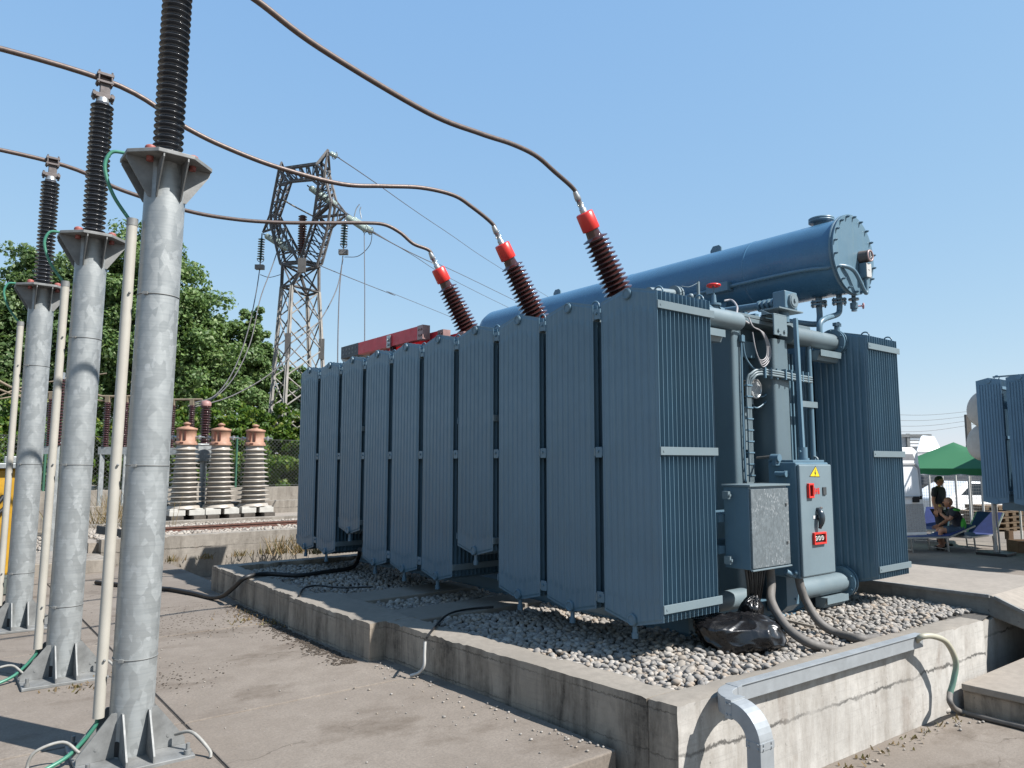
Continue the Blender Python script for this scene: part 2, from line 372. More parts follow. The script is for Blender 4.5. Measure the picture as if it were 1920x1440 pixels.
def leaf_mat(name, stops, tr=.42):
    m = NT(name); g = m.n('ShaderNodeNewGeometry')
    col = m.ramp(g.outputs['Random Per Island'], stops)
    m.out(col, .5, 0, .35)
    t = m.n('ShaderNodeBsdfTranslucent'); m.l(m.mix(.5, col, (.13, .21, .03, 1)), t.inputs[0])
    mx = m.n('ShaderNodeMixShader'); mx.inputs[0].default_value = tr
    o = m.t.nodes['Material Output']; m.l(m.b.outputs[0], mx.inputs[1]); m.l(t.outputs[0], mx.inputs[2]); m.l(mx.outputs[0], o.inputs[0])
    return m.m
LEAFP = leaf_mat('poplar_leaf', [(0, (0.073, 0.135, 0.044, 1)), (.5, (0.130, 0.215, 0.068, 1)), (.85, (0.204, 0.301, 0.108, 1)), (1, (0.341, 0.412, 0.207, 1))])
LEAFD = leaf_mat('dark_poplar_leaf', [(0, (0.059, 0.111, 0.041, 1)), (.6, (0.114, 0.187, 0.068, 1)), (1, (0.244, 0.317, 0.152, 1))])
LEAFB = leaf_mat('bright_shrub_leaf', [(0, (.045, .105, .012, 1)), (.5, (.085, .165, .018, 1)), (.85, (.14, .22, .03, 1)), (1, (.26, .27, .04, 1))], .45)
BARK = plain('grey_brown_bark', (.10, .085, .07), .9, 0, .3, 8, .3)
DRY = leaf_mat('dry_weed', [(0, (.20, .13, .06, 1)), (.6, (.32, .22, .11, 1)), (1, (.16, .16, .06, 1))], .2)
import bmesh
# ================================================================== ground and paving
def sheet(name, poly, z, mat, kind='structure'):
    m = MB(); m.add([(x, y, z) for x, y in poly], [tuple(range(len(poly)))])
    return obj(name, m, mat, kind=kind)
sheet('ground', [(-900, -900), (1200, -900), (1200, 1200), (-900, 1200)], -.334, PAVE)
# upper yard: concrete bays with open joints over dark soil
sub = MB(); sub.box(-14, 3.30, 3.235, 13.9, -.333, -.012)
pav = obj('pavement', sub, JOINT, kind='structure')
g_ = 0
xs = [-14, -10.5, -7.2, -4.3, -1.45, 1.43, 3.34]; ys = [3.22, 5.30, 7.98, 10.25, 13.92]
for i in range(len(xs)-1):
    for j in range(len(ys)-1):
        m = MB(); g = .010
        t = random.uniform(-.003, .003)
        m.box(xs[i]+g, xs[i+1]-g, ys[j]+g, ys[j+1]-g, -.33, t)
        obj('paving_slab', m, PAVE, pav, bevel=.008)
# ground behind the yard (raised)
m = MB(); m.box(-60, 2.55, 14.0, 120, -.33, .10); m.box(2.55, 24, 19.2, 120, -.33, .32)
obj('rear_terrain', m, plain('dry_earth', (.26, .215, .16), .95, 0, .35, .8, .3), kind='structure')

# ================================================================== retaining walls round the transformer bed
from mathutils import noise as NZ
def cast_block(name, pts, z0, z1, side, top, parent, chip=.05, step=.045, rough=.007):
    """four-cornered cast concrete block with uneven faces and chipped upper edges"""
    o0 = ORG[parent.name]; C4 = [Vector((x, y, 0)) for x, y in pts]; cen = sum(C4, Vector())/4; vs, fs, mi = [], [], []
    def dis(p):
        q = p.copy(); n = NZ.noise_vector(p*3.1)*rough+NZ.noise_vector(p*17)*rough*.5
        q.x += n.x; q.y += n.y
        if p.z > z1-.001: q.z += n.z*.35
        e = z1-p.z; d = 1e9
        for i in range(4):
            a_, b_ = C4[i], C4[(i+1) % 4]; t_ = (b_-a_).normalized(); w_ = Vector((p.x, p.y, 0))-a_; d = min(d, abs(w_.x*t_.y-w_.y*t_.x))
        edge = max(0, 1-max(e, 0)/.035)*max(0, 1-d/.035)
        if edge > 0:
            c_ = max(0, NZ.noise(p*7.3)*.6+NZ.noise(p*23)*.55-.05)*chip*edge+.004*edge
            q += (Vector((cen.x, cen.y, 0))-Vector((p.x, p.y, 0))).normalized()*c_*.5-Z*c_*.8
        return q
    def grid(P00, P10, P11, P01, nu, nv, mt):
        o = len(vs)
        for j in range(nv+1):
            v = j/nv
            for i in range(nu+1):
                u = i/nu; vs.append(dis(P00*(1-u)*(1-v)+P10*u*(1-v)+P11*u*v+P01*(1-u)*v)-o0)
        for j in range(nv):
            for i in range(nu): fs.append((o+j*(nu+1)+i, o+j*(nu+1)+i+1, o+(j+1)*(nu+1)+i+1, o+(j+1)*(nu+1)+i)); mi.append(mt)
    ns = [max(2, int((C4[(i+1) % 4]-C4[i]).length/step)) for i in range(4)]
    ns[2] = ns[0] = max(ns[0], ns[2]); ns[1] = ns[3] = max(ns[1], ns[3], 8)
    nz = max(4, int((z1-z0)/step))
    for i in range(4):
        a_, b_ = C4[i], C4[(i+1) % 4]; grid(a_+Z*z0, b_+Z*z0, b_+Z*z1, a_+Z*z1, ns[i], nz, 2 if i == 3 else 0)
    grid(C4[0]+Z*z1, C4[1]+Z*z1, C4[2]+Z*z1, C4[3]+Z*z1, ns[0], ns[1], 1)
    me = bpy.data.meshes.new(name); me.from_pydata([tuple(v) for v in vs], [], fs); me.materials.append(side); me.materials.append(top); me.materials.append(CSIDE if side is CWALL else side)
    me.polygons.foreach_set('material_index', mi); me.polygons.foreach_set('use_smooth', [True]*len(fs))
    bm = bmesh.new(); bm.from_mesh(me); bmesh.ops.remove_doubles(bm, verts=bm.verts, dist=.0004); bmesh.ops.recalc_face_normals(bm, faces=bm.faces)
    for e in bm.edges: e.smooth = e.calc_face_angle(0) < R(38)
    bm.to_mesh(me); bm.free(); me.update()
    o = bpy.data.objects.new(name, me); COL.objects.link(o); o.parent = parent; ORG[o.name] = o0; return o
def wall(name, label, segs, mat, org, cap=None):
    t = thing(name, label, 'wall', org)
    for poly, ext in segs:
        cast_block('wall_body', [(p[0], p[1]) for p in poly], poly[0][2], poly[0][2]+ext[2], mat, CTOP, t)
    return t
def slabp(pts, z0, z1): return ([(x, y, z0) for x, y in pts], (0, 0, z1-z0))
# long face towards the posts: three runs and the block that stands forward
r1 = [(3.424, 3.06), (3.69, 3.05), (3.50, 5.9), (3.24, 5.9)]
r2 = [(3.09, 5.903), (3.55, 5.903), (3.50, 7.58), (3.03, 7.58)]
r3 = [(3.075, 7.583), (3.33, 7.583), (3.36, 10.25), (3.10, 10.47)]
for nm, pts, lab in (('retaining_wall', r1, 'low stained concrete wall of the gravel bed, longest run ending at the front corner'),
                     ('retaining_wall', r2, 'stained concrete block standing forward midway along the gravel bed wall'),
                     ('retaining_wall', r3, 'low stained concrete wall run at the far end of the gravel bed, crossed by a thick black cable')):
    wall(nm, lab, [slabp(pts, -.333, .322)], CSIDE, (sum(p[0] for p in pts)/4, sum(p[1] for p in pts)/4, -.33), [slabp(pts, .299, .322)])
wall('retaining_wall', 'pale board marked concrete wall facing the camera under the grey cable duct',
     [slabp([(3.44, 2.85), (7.40, 2.685), (7.40, 2.90), (3.426, 3.056)], -.333, .323)], CWALL, (5.4, 2.8, -.33),
     [slabp([(3.44, 2.85), (7.40, 2.685), (7.40, 2.90), (3.426, 3.056)], .300, .323)])
wall('retaining_wall', 'set back concrete wall in the shade beneath the access ramp', [slabp([(7.404, 2.95), (10.5, 2.86), (10.5, 3.1), (7.404, 3.15)], -.333, .19)], CWALL, (8.8, 3.0, -.33))
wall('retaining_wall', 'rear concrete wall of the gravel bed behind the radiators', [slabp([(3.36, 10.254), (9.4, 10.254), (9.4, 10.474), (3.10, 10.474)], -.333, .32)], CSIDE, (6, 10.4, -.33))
# concrete cross beams flush with the gravel
for k, (ya, yb, x1) in enumerate(((5.92, 6.45, 5.05), (7.05, 7.55, 5.05))):
    m = MB(); m.box(3.52, x1, ya, yb, .0, .285)
    b = obj('cross_beam', m, CTOP, bevel=.01, kind='structure')
# gravel bed
m = MB(); m.add([(3.62, 2.96, .215), (7.4, 2.80, .215), (8.6, 3.0, .215), (8.6, 10.3, .215), (3.2, 10.3, .215), (3.2, 7.5, .215), (3.35, 5.9, .215)], [tuple(range(7))])
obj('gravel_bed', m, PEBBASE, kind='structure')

def pebble_shapes(sub, k, seed):
    rs = np.random.RandomState(seed); bm = bmesh.new(); bmesh.ops.create_icosphere(bm, subdivisions=sub, radius=1)
    v0 = np.array([q.co[:] for q in bm.verts]); f = np.array([[q.index for q in t.verts] for t in bm.faces]); bm.free(); out = []
    for _ in range(k):
        v = v0.copy()
        for _ in range(5):
            d = rs.normal(size=3); d /= np.linalg.norm(d); h = rs.uniform(.62, .95)
            p = v@d; v = v-np.outer(np.maximum(p-h, 0)*.85, d)
        out.append(v*np.array([1.15, .9, rs.uniform(.55, .8)]))
    return out, f
def pebbles(name, regs, rmin, rmax, z, sub, seed, mat, label=None):
    rs = np.random.RandomState(seed); shp, f = pebble_shapes(sub, 10, seed); V = []; Fs = []; off = 0
    for inside, (x0, x1, y0, y1), step, zz in regs:
        gx = np.arange(x0, x1, step); gy = np.arange(y0, y1, step*.87)
        for j, yy in enumerate(gy):
            for xx in gx:
                x = xx+(j % 2)*step/2+rs.uniform(-.36, .36)*step; y = yy+rs.uniform(-.36, .36)*step
                if not inside(x, y): continue
                r = rmin+(rmax-rmin)*rs.beta(1.5, 3.2)
                a = rs.uniform(0, 6.283); tx, ty = rs.normal(0, .28, 2)
                ca, sa = math.cos(a), math.sin(a)
                M = np.array([[ca, -sa, 0], [sa, ca, 0], [0, 0, 1]])@np.array([[1, 0, tx], [0, 1, ty], [-tx, -ty, 1]])
                lift = .012*math.sin(x*5.1)*math.sin(y*4.3+1)
                V.append(shp[rs.randint(10)]@M.T*r+np.array([x, y, z+zz+lift+rs.uniform(-.006, .012)])); Fs.append(f+off); off += len(shp[0])
    o = from_np(name, np.concatenate(V), np.concatenate(Fs), mat, True); o['kind'] = 'stuff'
    if label: o['label'] = label
    return o
def in_bed(x, y):
    xl = 3.69-(y-3.04)*.066 if y < 5.9 else (3.54 if y < 7.6 else 3.36)
    if 5.92 < y < 6.45 or 7.05 < y < 7.55:
        if x < 5.05: return False
    yl = 3.045-(x-3.7)*.037 if x < 7.4 else 3.12
    return x > xl-.012 and y > yl-.012
pebbles('gravel', [(lambda x, y: in_bed(x, y), (3.55, 8.5, 2.9, 4.75), .046, .0), (lambda x, y: in_bed(x, y), (3.55, 7.6, 2.9, 4.4), .085, .020)], .017, .040, .236, 2, 3, PEB, 'grey and tan river pebbles filling the bed under the transformer')
pebbles('gravel', [(lambda x, y: in_bed(x, y), (3.3, 5.3, 4.75, 7.0), .052, .0)], .02, .042, .238, 2, 5, PEB, 'shaded river pebbles along the middle of the bed')
pebbles('gravel', [(lambda x, y: in_bed(x, y), (3.3, 5.3, 7.0, 10.25), .058, .0)], .022, .046, .238, 1, 6, PEB, 'shaded river pebbles at the far end of the bed')

# access ramp on the right
A0 = MB()
prof = [(12.5, .40), (2.93, .40), (2.45, .20), (1.25, -.333), (.55, -.333), (2.32, .02), (2.98, .20), (12.5, .20)]
A0.prism([(8.30, y, z) for y, z in prof], (1.75, 0, 0))
t = thing('access_ramp', 'pale concrete slab ramp sloping down at the right beside the radiators', 'ramp', (10, 4, -.33))
o = obj('ramp_slab', A0, CAPSIDE, t, bevel=.015); o.data.materials.append(CAPRON)
for q in o.data.polygons: q.material_index = 1 if q.normal.z > .3 else 0
m = MB(); m.beam((8.28, 2.94, .392), (8.28, 6.4, .392), .03, .03, Z); m.beam((8.28, 2.90, .388), (8.28, 2.44, .19), .03, .03, Z)
obj('edge_angle', m, GALVD, t)
m = MB(); m.box(8.9, 9.95, 4.2, 12.2, -.333, .197); obj('support_wall', m, CFAR, t)
# low step block, bottom right
m = MB(); m.prism([(6.80, 1.2, -.333), (9.6, 1.2, -.333), (9.6, 2.60, -.333), (6.80, 2.66, -.333)], (0, 0, .175))
t = thing('step_block', 'low rough concrete step block at the bottom right against the pale wall', 'step', (8, 1.9, -.33))
obj('block_body', m, CSIDE, t, bevel=.015)
m = MB(); m.prism([(6.77, 1.15, -.155), (9.6, 1.15, -.155), (9.6, 2.60, -.155), (6.77, 2.655, -.155)], (0, 0, .055))
obj('block_top', m, CAPRON, t, bevel=.008)

# ================================================================== galvanised posts with insulators
LFT = -_R
def post_proto():
    t = thing('insulator_post', '', 'post')
    m = MB(); m.cyl((0, 0, .024), (0, 0, 3.558), .119, n=48); obj('shaft', m, GALV, t)
    m = MB(); m.box(-.29, .29, -.29, .29, 0, .024); obj('base_plate', m, GALVD, t, bevel=.004)
    k = 0
    for d in (X, Y, -X, -Y):
        p = Vector((-d.y, d.x, 0))
        for s in (-.07, .07):
            a = p*s; e = math.sqrt(.119**2-s*s)-.004
            m = MB(); m.prism([a+d*e-p*.005+Z*.025, a+d*.285-p*.005+Z*.025, a+d*.285-p*.005+Z*.06, a+d*(e+.03)-p*.005+Z*.27, a+d*e-p*.005+Z*.27], p*.010)
            m.cyl(a+d*.19-p*.008+Z*.09, a+d*.19+p*.008+Z*.09, .009, n=8)
            obj('base_gusset', m, GALVB if False else GALVD, t)
            m = MB(); m.prism([a+d*e-p*.004+Z*3.557, a+d*.245-p*.004+Z*3.557, a+d*.245-p*.004+Z*3.535, a+d*(e+.02)-p*.004+Z*3.325, a+d*e-p*.004+Z*3.325], p*.008)
            obj('head_gusset', m, GALVD, t)
    oc = [(math.cos(R(22.5+45*i))*.27, math.sin(R(22.5+45*i))*.27, 3.558) for i in range(8)]
    m = MB(); m.prism(oc, (0, 0, .024)); obj('head_plate', m, GALVD, t, bevel=.003)
    for i in range(4):
        a = R(45+90*i); p = Vector((math.cos(a), math.sin(a), 0))*.175
        m = MB(); m.cyl(p+Z*3.582, p+Z*3.612, .033, n=12); m.ball(p+Z*3.612, .033, 12, 6, (1, 1, .6)); m.cyl(p+Z*3.53, p+Z*3.557, .022, n=6)
        obj('bolt_cap', m, REDO, t)
        q = Vector((math.copysign(.255, p.x), math.copysign(.255, p.y), 0))
        m = MB(); m.cyl(q+Z*.025, q+Z*.05, .022, n=6); m.cyl(q+Z*.05, q+Z*.085, .012, n=8); obj('anchor_bolt', m, GALVD, t)
    # porcelain
    pr = [(.105, 3.583), (.105, 3.606), (.07, 3.615)]; z = 3.63; n = 27; dz = (4.775-3.63)/n
    for i in range(n):
        pr += [(.058, z+dz*.08), (.064, z+dz*.30), (.0885, z+dz*.36), (.0905, z+dz*.42), (.0885, z+dz*.48), (.072, z+dz*.66), (.059, z+dz*.86)]; z += dz
    pr += [(.058, 4.78), (.045, 4.79)]
    m = MB(); m.lathe((0, 0, 0), Z, pr, 40); obj('insulator', m, BLKINS, t)
    m = MB(); m.cyl((0, 0, 4.785), (0, 0, 4.825), .054, .048, 24); obj('end_cap', m, ALU, t)
    m = MB(); m.box(-.085, .085, -.035, .035, 4.825, 4.865)
    for sx in (-.07, .07): m.cyl((sx, -.05, 4.845), (sx, .05, 4.845), .016, n=8); m.cyl((sx, 0, 4.80), (sx, 0, 4.885), .012, n=6)
    m.box(-.028, .05, -.028, .028, 4.86, 4.965); m.box(-.06, .07, -.05, .05, 4.955, 4.975); m.box(-.06, .07, -.05, .05, 5.02, 5.045)
    for sx in (-.045, .055):
        for sy in (-.04, .04): m.cyl((sx, sy, 4.945), (sx, sy, 5.062), .009, n=6)
    obj('clamp', m, DARKMETAL, t, bevel=.003)
    # cream conduit, earth wires, straps
    LFT = Vector((-.99, .12, 0)).normalized(); c = LFT*.172
    m = MB(); m.cyl(c+Z*.235, c+Z*3.15, .031, n=20); obj('cable_conduit', m, CREAM, t)
    m = MB(); m.cyl(c+Z*3.145, c+Z*3.19, .033, n=20); obj('conduit_cap', m, GALVD, t)
    m = MB(); e = LFT*.255+Vector((0, 0, 3.6)); m.tube([LFT*.18+Z*3.588, e+Z*-.002, e+LFT*.06+Z*-.02, e+LFT*.085+Z*-.12, e+LFT*.03+Z*-.28, c+Z*3.16], .011, 8); obj('earth_wire', m, GREEN, t)
    m = MB(); m.tube([c+Z*.26, c+Z*.18+LFT*.02, c+LFT*.12+Z*.06-FWD*.03, c+LFT*.22+Z*.012-FWD*.10, c+LFT*.18+Z*.010-FWD*.20], .012, 8); obj('earth_wire', m, GREEN, t)
    m = MB(); m.tube([LFT*.23+Z*.07-FWD*.05, LFT*.34+Z*.13, LFT*.47+Z*.10, LFT*.50+Z*.014, LFT*.42+Z*.008-FWD*.06], .009, 8); obj('hose', m, HOSEG, t)
    m = MB(); m.tube([_R*.24+Z*.10+FWD*.05, _R*.36+Z*.13, _R*.48+Z*.05-FWD*.04, _R*.50+Z*.012-FWD*.06], .010, 8); obj('hose', m, HOSEG, t)
    for z in (.56, 1.68, 2.72):
        m = MB(); m.torus((0, 0, z), Z, .1205, .0035, 40, 6); m.box(c.x-.03, c.x+.06, c.y-.06, c.y+.03, z-.004, z+.004) if False else None
        cl = (-FWD*.125)+_R*-.02; m.obox(cl+Z*z, _R*.014, FWD*.008, Z*.008)
        m.ball(c+(_R-FWD)*.028+Z*z, .008, 6, 4); obj('strap', m, GALVD, t)
    m = MB()
    f = -FWD*.1168; f.rotate(Matrix.Rotation(R(-8), 3, 'Z'))
    u = f.normalized(); s = Vector((-u.y, u.x, 0)); pts = [f+s*.026*math.cos(a)+Z*(.085+.03*math.sin(a)) for a in [R(180*i/8) for i in range(9)]]+[f-s*.026+Z*.03, f+s*.026+Z*.03]
    m.prism(pts, u*.0045); obj('cable_slot', m, DARKV, t)
    return t
P0 = post_proto()
posts = []
chm = {}
for q in bpy.data.objects:
    if q.parent: chm.setdefault(q.parent.name, []).append(q)
for i, (bx, by, lean, lab) in enumerate(((1.035, 4.93, .7, 'nearest galvanised steel post, its dark insulator cut off by the top of the photo'),
                                    (.945, 7.01, .6, 'middle galvanised steel post carrying a whole dark insulator beside the nearest post'),
                                    (.835, 9.34, .4, 'farthest galvanised steel post, smallest of the row, at the left edge'))):
    p = P0 if i == 0 else copy_tree(P0, None, chm)
    p.location = (bx, by, .003)
    p.rotation_mode = 'AXIS_ANGLE' if False else 'XYZ'
    p.rotation_euler = Matrix.Rotation(R(lean), 3, FWD).to_euler()
    tag(p, lab, 'post', 'galvanised posts in a row'); posts.append(p)

# ================================================================== the big transformer
T = thing('power_transformer', 'large blue grey power transformer with tall radiator banks on the pebble bed', 'transformer', (6.25, 7.0, .22))
FW = .60; XF = 4.28
def fin(zc0, zc1, x0, detailed):
    """pressed radiator panel: thin welded rim, raised flutes, roof-shaped ends"""
    h = FW/2
    rim = .022 if detailed else .055; t1 = .008 if detailed else .015
    ys = [-h, -h+.012, -h+rim]; th = [.0019, .0019, t1]
    nfl = 8; wfl = (FW-.05)/nfl
    if detailed:
        for i in range(nfl):
            a = -h+.025+i*wfl
            ys += [a+wfl*.10, a+wfl*.22, a+wfl*.78, a+wfl*.90]; th += [.0060, .0120, .0120, .0060]
    else:
        w4 = (FW-.19)/3
        for i in range(3):
            a = -h+.095+i*w4; ys += [a+w4*.1, a+w4*.5, a+w4*.9]; th += [.013, .015, .013]
    ys += [h-rim, h-.012, h]; th += [t1, .0019, .0019]
    rows = [0, .014, .030, .14, .185]
    def zb(y): return zc0+.072*abs(y)/h
    def zt(y): return zc1-.075*abs(y)/h
    lev = []
    for r in rows: lev.append(('b', r))
    for r in reversed(rows): lev.append(('t', r))
    n = len(ys); vs = []
    for side in (-1, 1):
        for kk, (e, r) in enumerate(lev):
            for y, t in zip(ys, th):
                z = zb(y)+r if e == 'b' else zt(y)-r
                if kk in (0, 9) or kk in (1, 8): tt = .002
                elif kk in (2, 3, 6, 7): tt = min(t, .008) if detailed else t
                else: tt = t
                vs.append((x0+side*tt, y, z))
    fs = []; L = len(lev)
    for sd in range(2):
        o = sd*n*L
        for a in range(L-1):
            for b in range(n-1):
                q = (o+a*n+b, o+a*n+b+1, o+(a+1)*n+b+1, o+(a+1)*n+b)
                fs.append(q if sd else q[::-1])
    o2 = n*L
    for b in range(n-1):
        fs.append((b, b+1, o2+b+1, o2+b)); a = (L-1)*n; fs.append((a+b+1, a+b, o2+a+b, o2+a+b+1))
    for a in range(L-1):
        fs.append((a*n, o2+a*n, o2+(a+1)*n, (a+1)*n)); c = n-1; fs.append((a*n+c, (a+1)*n+c, o2+(a+1)*n+c, o2+a*n+c))
    return vs, fs
NF = 14; PITCH = .0495
def radiator(y0, zc0):
    zc1 = 3.085
    hd = []
    for z in (zc1-.055, zc0+.05):
        m = MB(); hd.append(m); m.cyl((XF-.012, y0, z), (XF+.72, y0, z), .043, n=24)
        m.cyl((XF-.018, y0, z), (XF-.010, y0, z), .046, n=24); m.torus((XF-.018, y0, z), X, .036, .006, 24, 6)
    m = hd[1]; m.cyl((XF+.02, y0, zc0+.02), (XF+.02, y0, zc0-.075), .019, n=10); m.cyl((XF+.02, y0, zc0-.05), (XF+.02, y0, zc0-.09), .026, n=8)
    rad = obj('radiator', hd[0], PAINT, T); obj('bottom_header', hd[1], PAINT, rad)
    for dx in (.10, .60): m = MB(); m.torus((XF+dx, y0-FW/2+.07, zc1-.068), X, .045, .008, 16, 6); obj('lifting_loop', m, PAINT, rad)
    me = None
    for k in range(NF):
        if k < 2:
            v, f = fin(zc0, zc1, 0, k == 0); q = MB(); q.add([(a+T.location.x, b+T.location.y, c+T.location.z) for a, b, c in [(p[0], p[1], p[2]-T.location.z) for p in v]], f)
            o = obj('fin', q, PAINT, rad); me = o.data; me.polygons.foreach_set('use_smooth', [False]*len(me.polygons))
        else:
            o = bpy.data.objects.new('fin', me); COL.objects.link(o); o.parent = rad
        o.location = (XF+.004+k*PITCH-T.location.x, y0-T.location.y, 0)
    zz = (zc1-.185, (zc0+zc1)/2+.01, zc0+.165) if zc0 < .6 else (zc1-.185, (zc0+zc1)/2+.19, zc0+.165)
    for s in (-1, 1):
        for z in zz:
            m = MB(); m.box(XF-.004, XF+.69, y0+s*(FW/2+.0005), y0+s*(FW/2+.0125), z-.031, z+.031)
            m.cyl((XF+.028, y0+s*(FW/2+.012), z), (XF+.028, y0+s*(FW/2+.016), z), .009, n=8)
            obj('brace_bar', m, PAINTL if s < 0 else PAINT, rad, bevel=.002)  # sun-facing bars take the copy with sunlight in its colour
    return rad
def copy_part(p, dx, dy):
    c = copy_tree(p, T, chr_); c.location = (p.location.x+dx, p.location.y+dy, p.location.z); return c
yR = [3.955+.694*i for i in range(10)]
RL = radiator(yR[0], .465); RS = radiator(yR[3], .79)
chr_ = {}
for q in bpy.data.objects:
    if q.parent: chr_.setdefault(q.parent.name, []).append(q)
for i, y in enumerate(yR):
    if i in (0, 3): continue
    if i == 7: copy_part(RS, 0, y-yR[3])
    else: copy_part(RL, 0, y-yR[0])
for i in range(4): copy_part(RL, 3.27, yR[i]-yR[0])
for i in range(9):                                  # clamps bridging neighbouring radiators
    y = (yR[i]+yR[i+1])/2
    for z in (2.93, 1.79, .64):
        if z < 1 and i in (2, 3, 6, 7): continue
        m = MB(); m.box(XF+.005, XF+.075, y-.034, y+.034, z-.045, z+.012); m.box(XF+.0, XF+.012, y-.036, y+.036, z-.05, z+.035); m.bolt((XF, y+.005, z+.0), -X, .011, .012)
        obj('radiator_clamp', m, PAINT, T, bevel=.002)
# tank, corner post, recess and ribs
m = MB()
def rrect(x0, x1, y0, y1, r, seg=6):
    pts = []
    for cx, cy, a0 in ((x1-r, y1-r, 0), (x0+r, y1-r, 90), (x0+r, y0+r, 180), (x1-r, y0+r, 270)):
        pts += [(cx+r*math.cos(R(a0+90*i/seg)), cy+r*math.sin(R(a0+90*i/seg))) for i in range(seg+1)]
    return pts
def vprism(m, pts, z0, z1, smooth=True):
    n = len(pts); m.add([(x, y, z0) for x, y in pts]+[(x, y, z1) for x, y in pts], [(i, (i+1) % n, n+(i+1) % n, n+i) for i in range(n)], smooth)
    m.add([(x, y, z1) for x, y in pts], [tuple(range(n))]); m.add([(x, y, z0) for x, y in pts], [tuple(range(n))[::-1]]); return m
vprism(m, rrect(5.80, 6.95, 4.28, 10.1, .09), .40, 3.02)
tank = obj('tank', m, PAINT, T)
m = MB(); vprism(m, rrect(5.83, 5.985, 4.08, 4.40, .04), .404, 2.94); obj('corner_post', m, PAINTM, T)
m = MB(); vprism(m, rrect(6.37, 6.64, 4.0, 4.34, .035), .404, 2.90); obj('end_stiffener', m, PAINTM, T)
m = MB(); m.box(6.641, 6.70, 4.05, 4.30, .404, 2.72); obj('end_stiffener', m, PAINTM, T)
for x in (6.80, 6.86): 
    m = MB(); m.box(x, x+.02, 4.1, 4.30, .45, 2.8); obj('rib', m, PAINT, T)
for i in range(8):
    for x0, x1 in ((5.66, 5.805), (6.945, 7.09)):
        m = MB(); m.box(x0, x1, 4.75+i*.70, 4.77+i*.70, .45, 2.95); obj('rib', m, PAINT, T)
m = MB(); m.box(5.66, 7.10, 4.02, 10.22, 3.065, 3.095); m.box(5.66, 7.10, 4.02, 10.22, 3.02, 3.060); obj('cover', m, PAINTL, T, bevel=.004)
m = MB(); m.box(6.12, 6.36, 4.19, 4.279, 2.72, 2.88); obj('end_rail', m, PAINT, T, bevel=.004)
m = MB(); m.box(6.13, 6.30, 4.20, 4.225, 1.82, 2.24); m.box(6.13, 6.30, 4.20, 4.225, 1.35, 1.74); obj('nameplate_bracket', m, PAINTL, T, bevel=.003)
m = MB(); m.box(5.08, 7.35, 4.05, 10.15, .245, .265); m.box(5.1, 5.13, 4.07, 10.15, .265, .40); m.box(7.30, 7.33, 4.07, 10.15, .265, .40); m.box(5.13, 7.30, 4.10, 4.13, .265, .402)
obj('skid', m, PAINT, T, bevel=.003)
m = MB(); m.prism([(6.22, 3.86, .40), (6.22, 3.86, .66), (6.22, 4.07, .66), (6.22, 4.07, .33), (6.22, 3.93, .33)], (.20, 0, 0)); m.bolt((6.36, 3.86, .45), -Y); obj('junction_box', m, PAINT, T, bevel=.004)
# headers from tank to radiators
def header(x0, x1, z, y, r, flx=None):
    m = MB(); m.cyl((x0, y, z), (x1, y, z), r, n=32); obj('header_pipe', m, PAINTL, T)
    if flx is not None:
        m = MB()
        for dx in (0, .05): m.cyl((flx+dx, y, z), (flx+dx+.022, y, z), r+.055, n=24)
        for k in range(6):
            a = R(60*k+30); q = Vector((flx, y+(r+.035)*math.cos(a), z+(r+.035)*math.sin(a))); m.cyl(q-X*.02, q+X*.095, .010, n=6)
        obj('flange', m, PAINT, T)
header(4.96, 5.79, 2.99, 3.99, .083); header(6.70, 7.60, 2.965, 4.0, .090, 7.47)
header(4.96, 5.76, .515, 3.99, .083); header(6.62, 7.60, .485, 4.0, .098, 7.44)
m = MB(); m.ball((5.77, 3.99, .515), .083, 20, 12, (.5, 1, 1)); m.ball((5.79, 3.99, 2.99), .083, 20, 12, (.4, 1, 1)); obj('pipe_end', m, PAINTL, T)
m = MB(); m.cyl((6.96, 4.0, 2.965), (6.96, 4.30, 2.965), .090, n=24); m.cyl((6.62, 4.0, 2.965), (6.97, 4.0, 2.965), .0915, n=24); obj('elbow', m, PAINTL, T)
def tray(x0, x1, y, z): 
    m = MB(); m.prism([(x0, y-.06, z), (x0, y+.06, z), (x0, y+.06, z-.10), (x0, y-.02, z-.10)], (x1-x0, 0, 0)); m.box(x0, x1+.005, y-.066, y-.058, z-.06, z+.004); obj('pipe_bracket', m, PAINTL, T)
tray(4.98, 5.46, 3.96, 2.86); tray(7.06, 7.46, 3.96, 2.84); tray(4.99, 5.36, 3.94, .43); tray(6.96, 7.36, 3.95, .385)
m = MB()
for dx in (0, .045): m.cyl((4.97+dx, 3.93, .36), (4.985+dx, 3.93, .36), .05, n=16)
m.cyl((4.94, 3.90, .36), (5.07, 3.90, .36), .012, n=6); m.cyl((4.94, 3.95, .33), (5.07, 3.95, .33), .012, n=6); obj('drain_flange', m, PAINTL, T)
m = MB()
v = at(1570, 628, y=4.0); m.cyl(v, v+Z*.10, .03, n=10); m.obox(v+Z*.11, X*.055, Y*.02, Z*.018); m.ball(v+Z*.125+X*.03, .022, 8, 6); obj('valve_lever', m, PAINT, T)
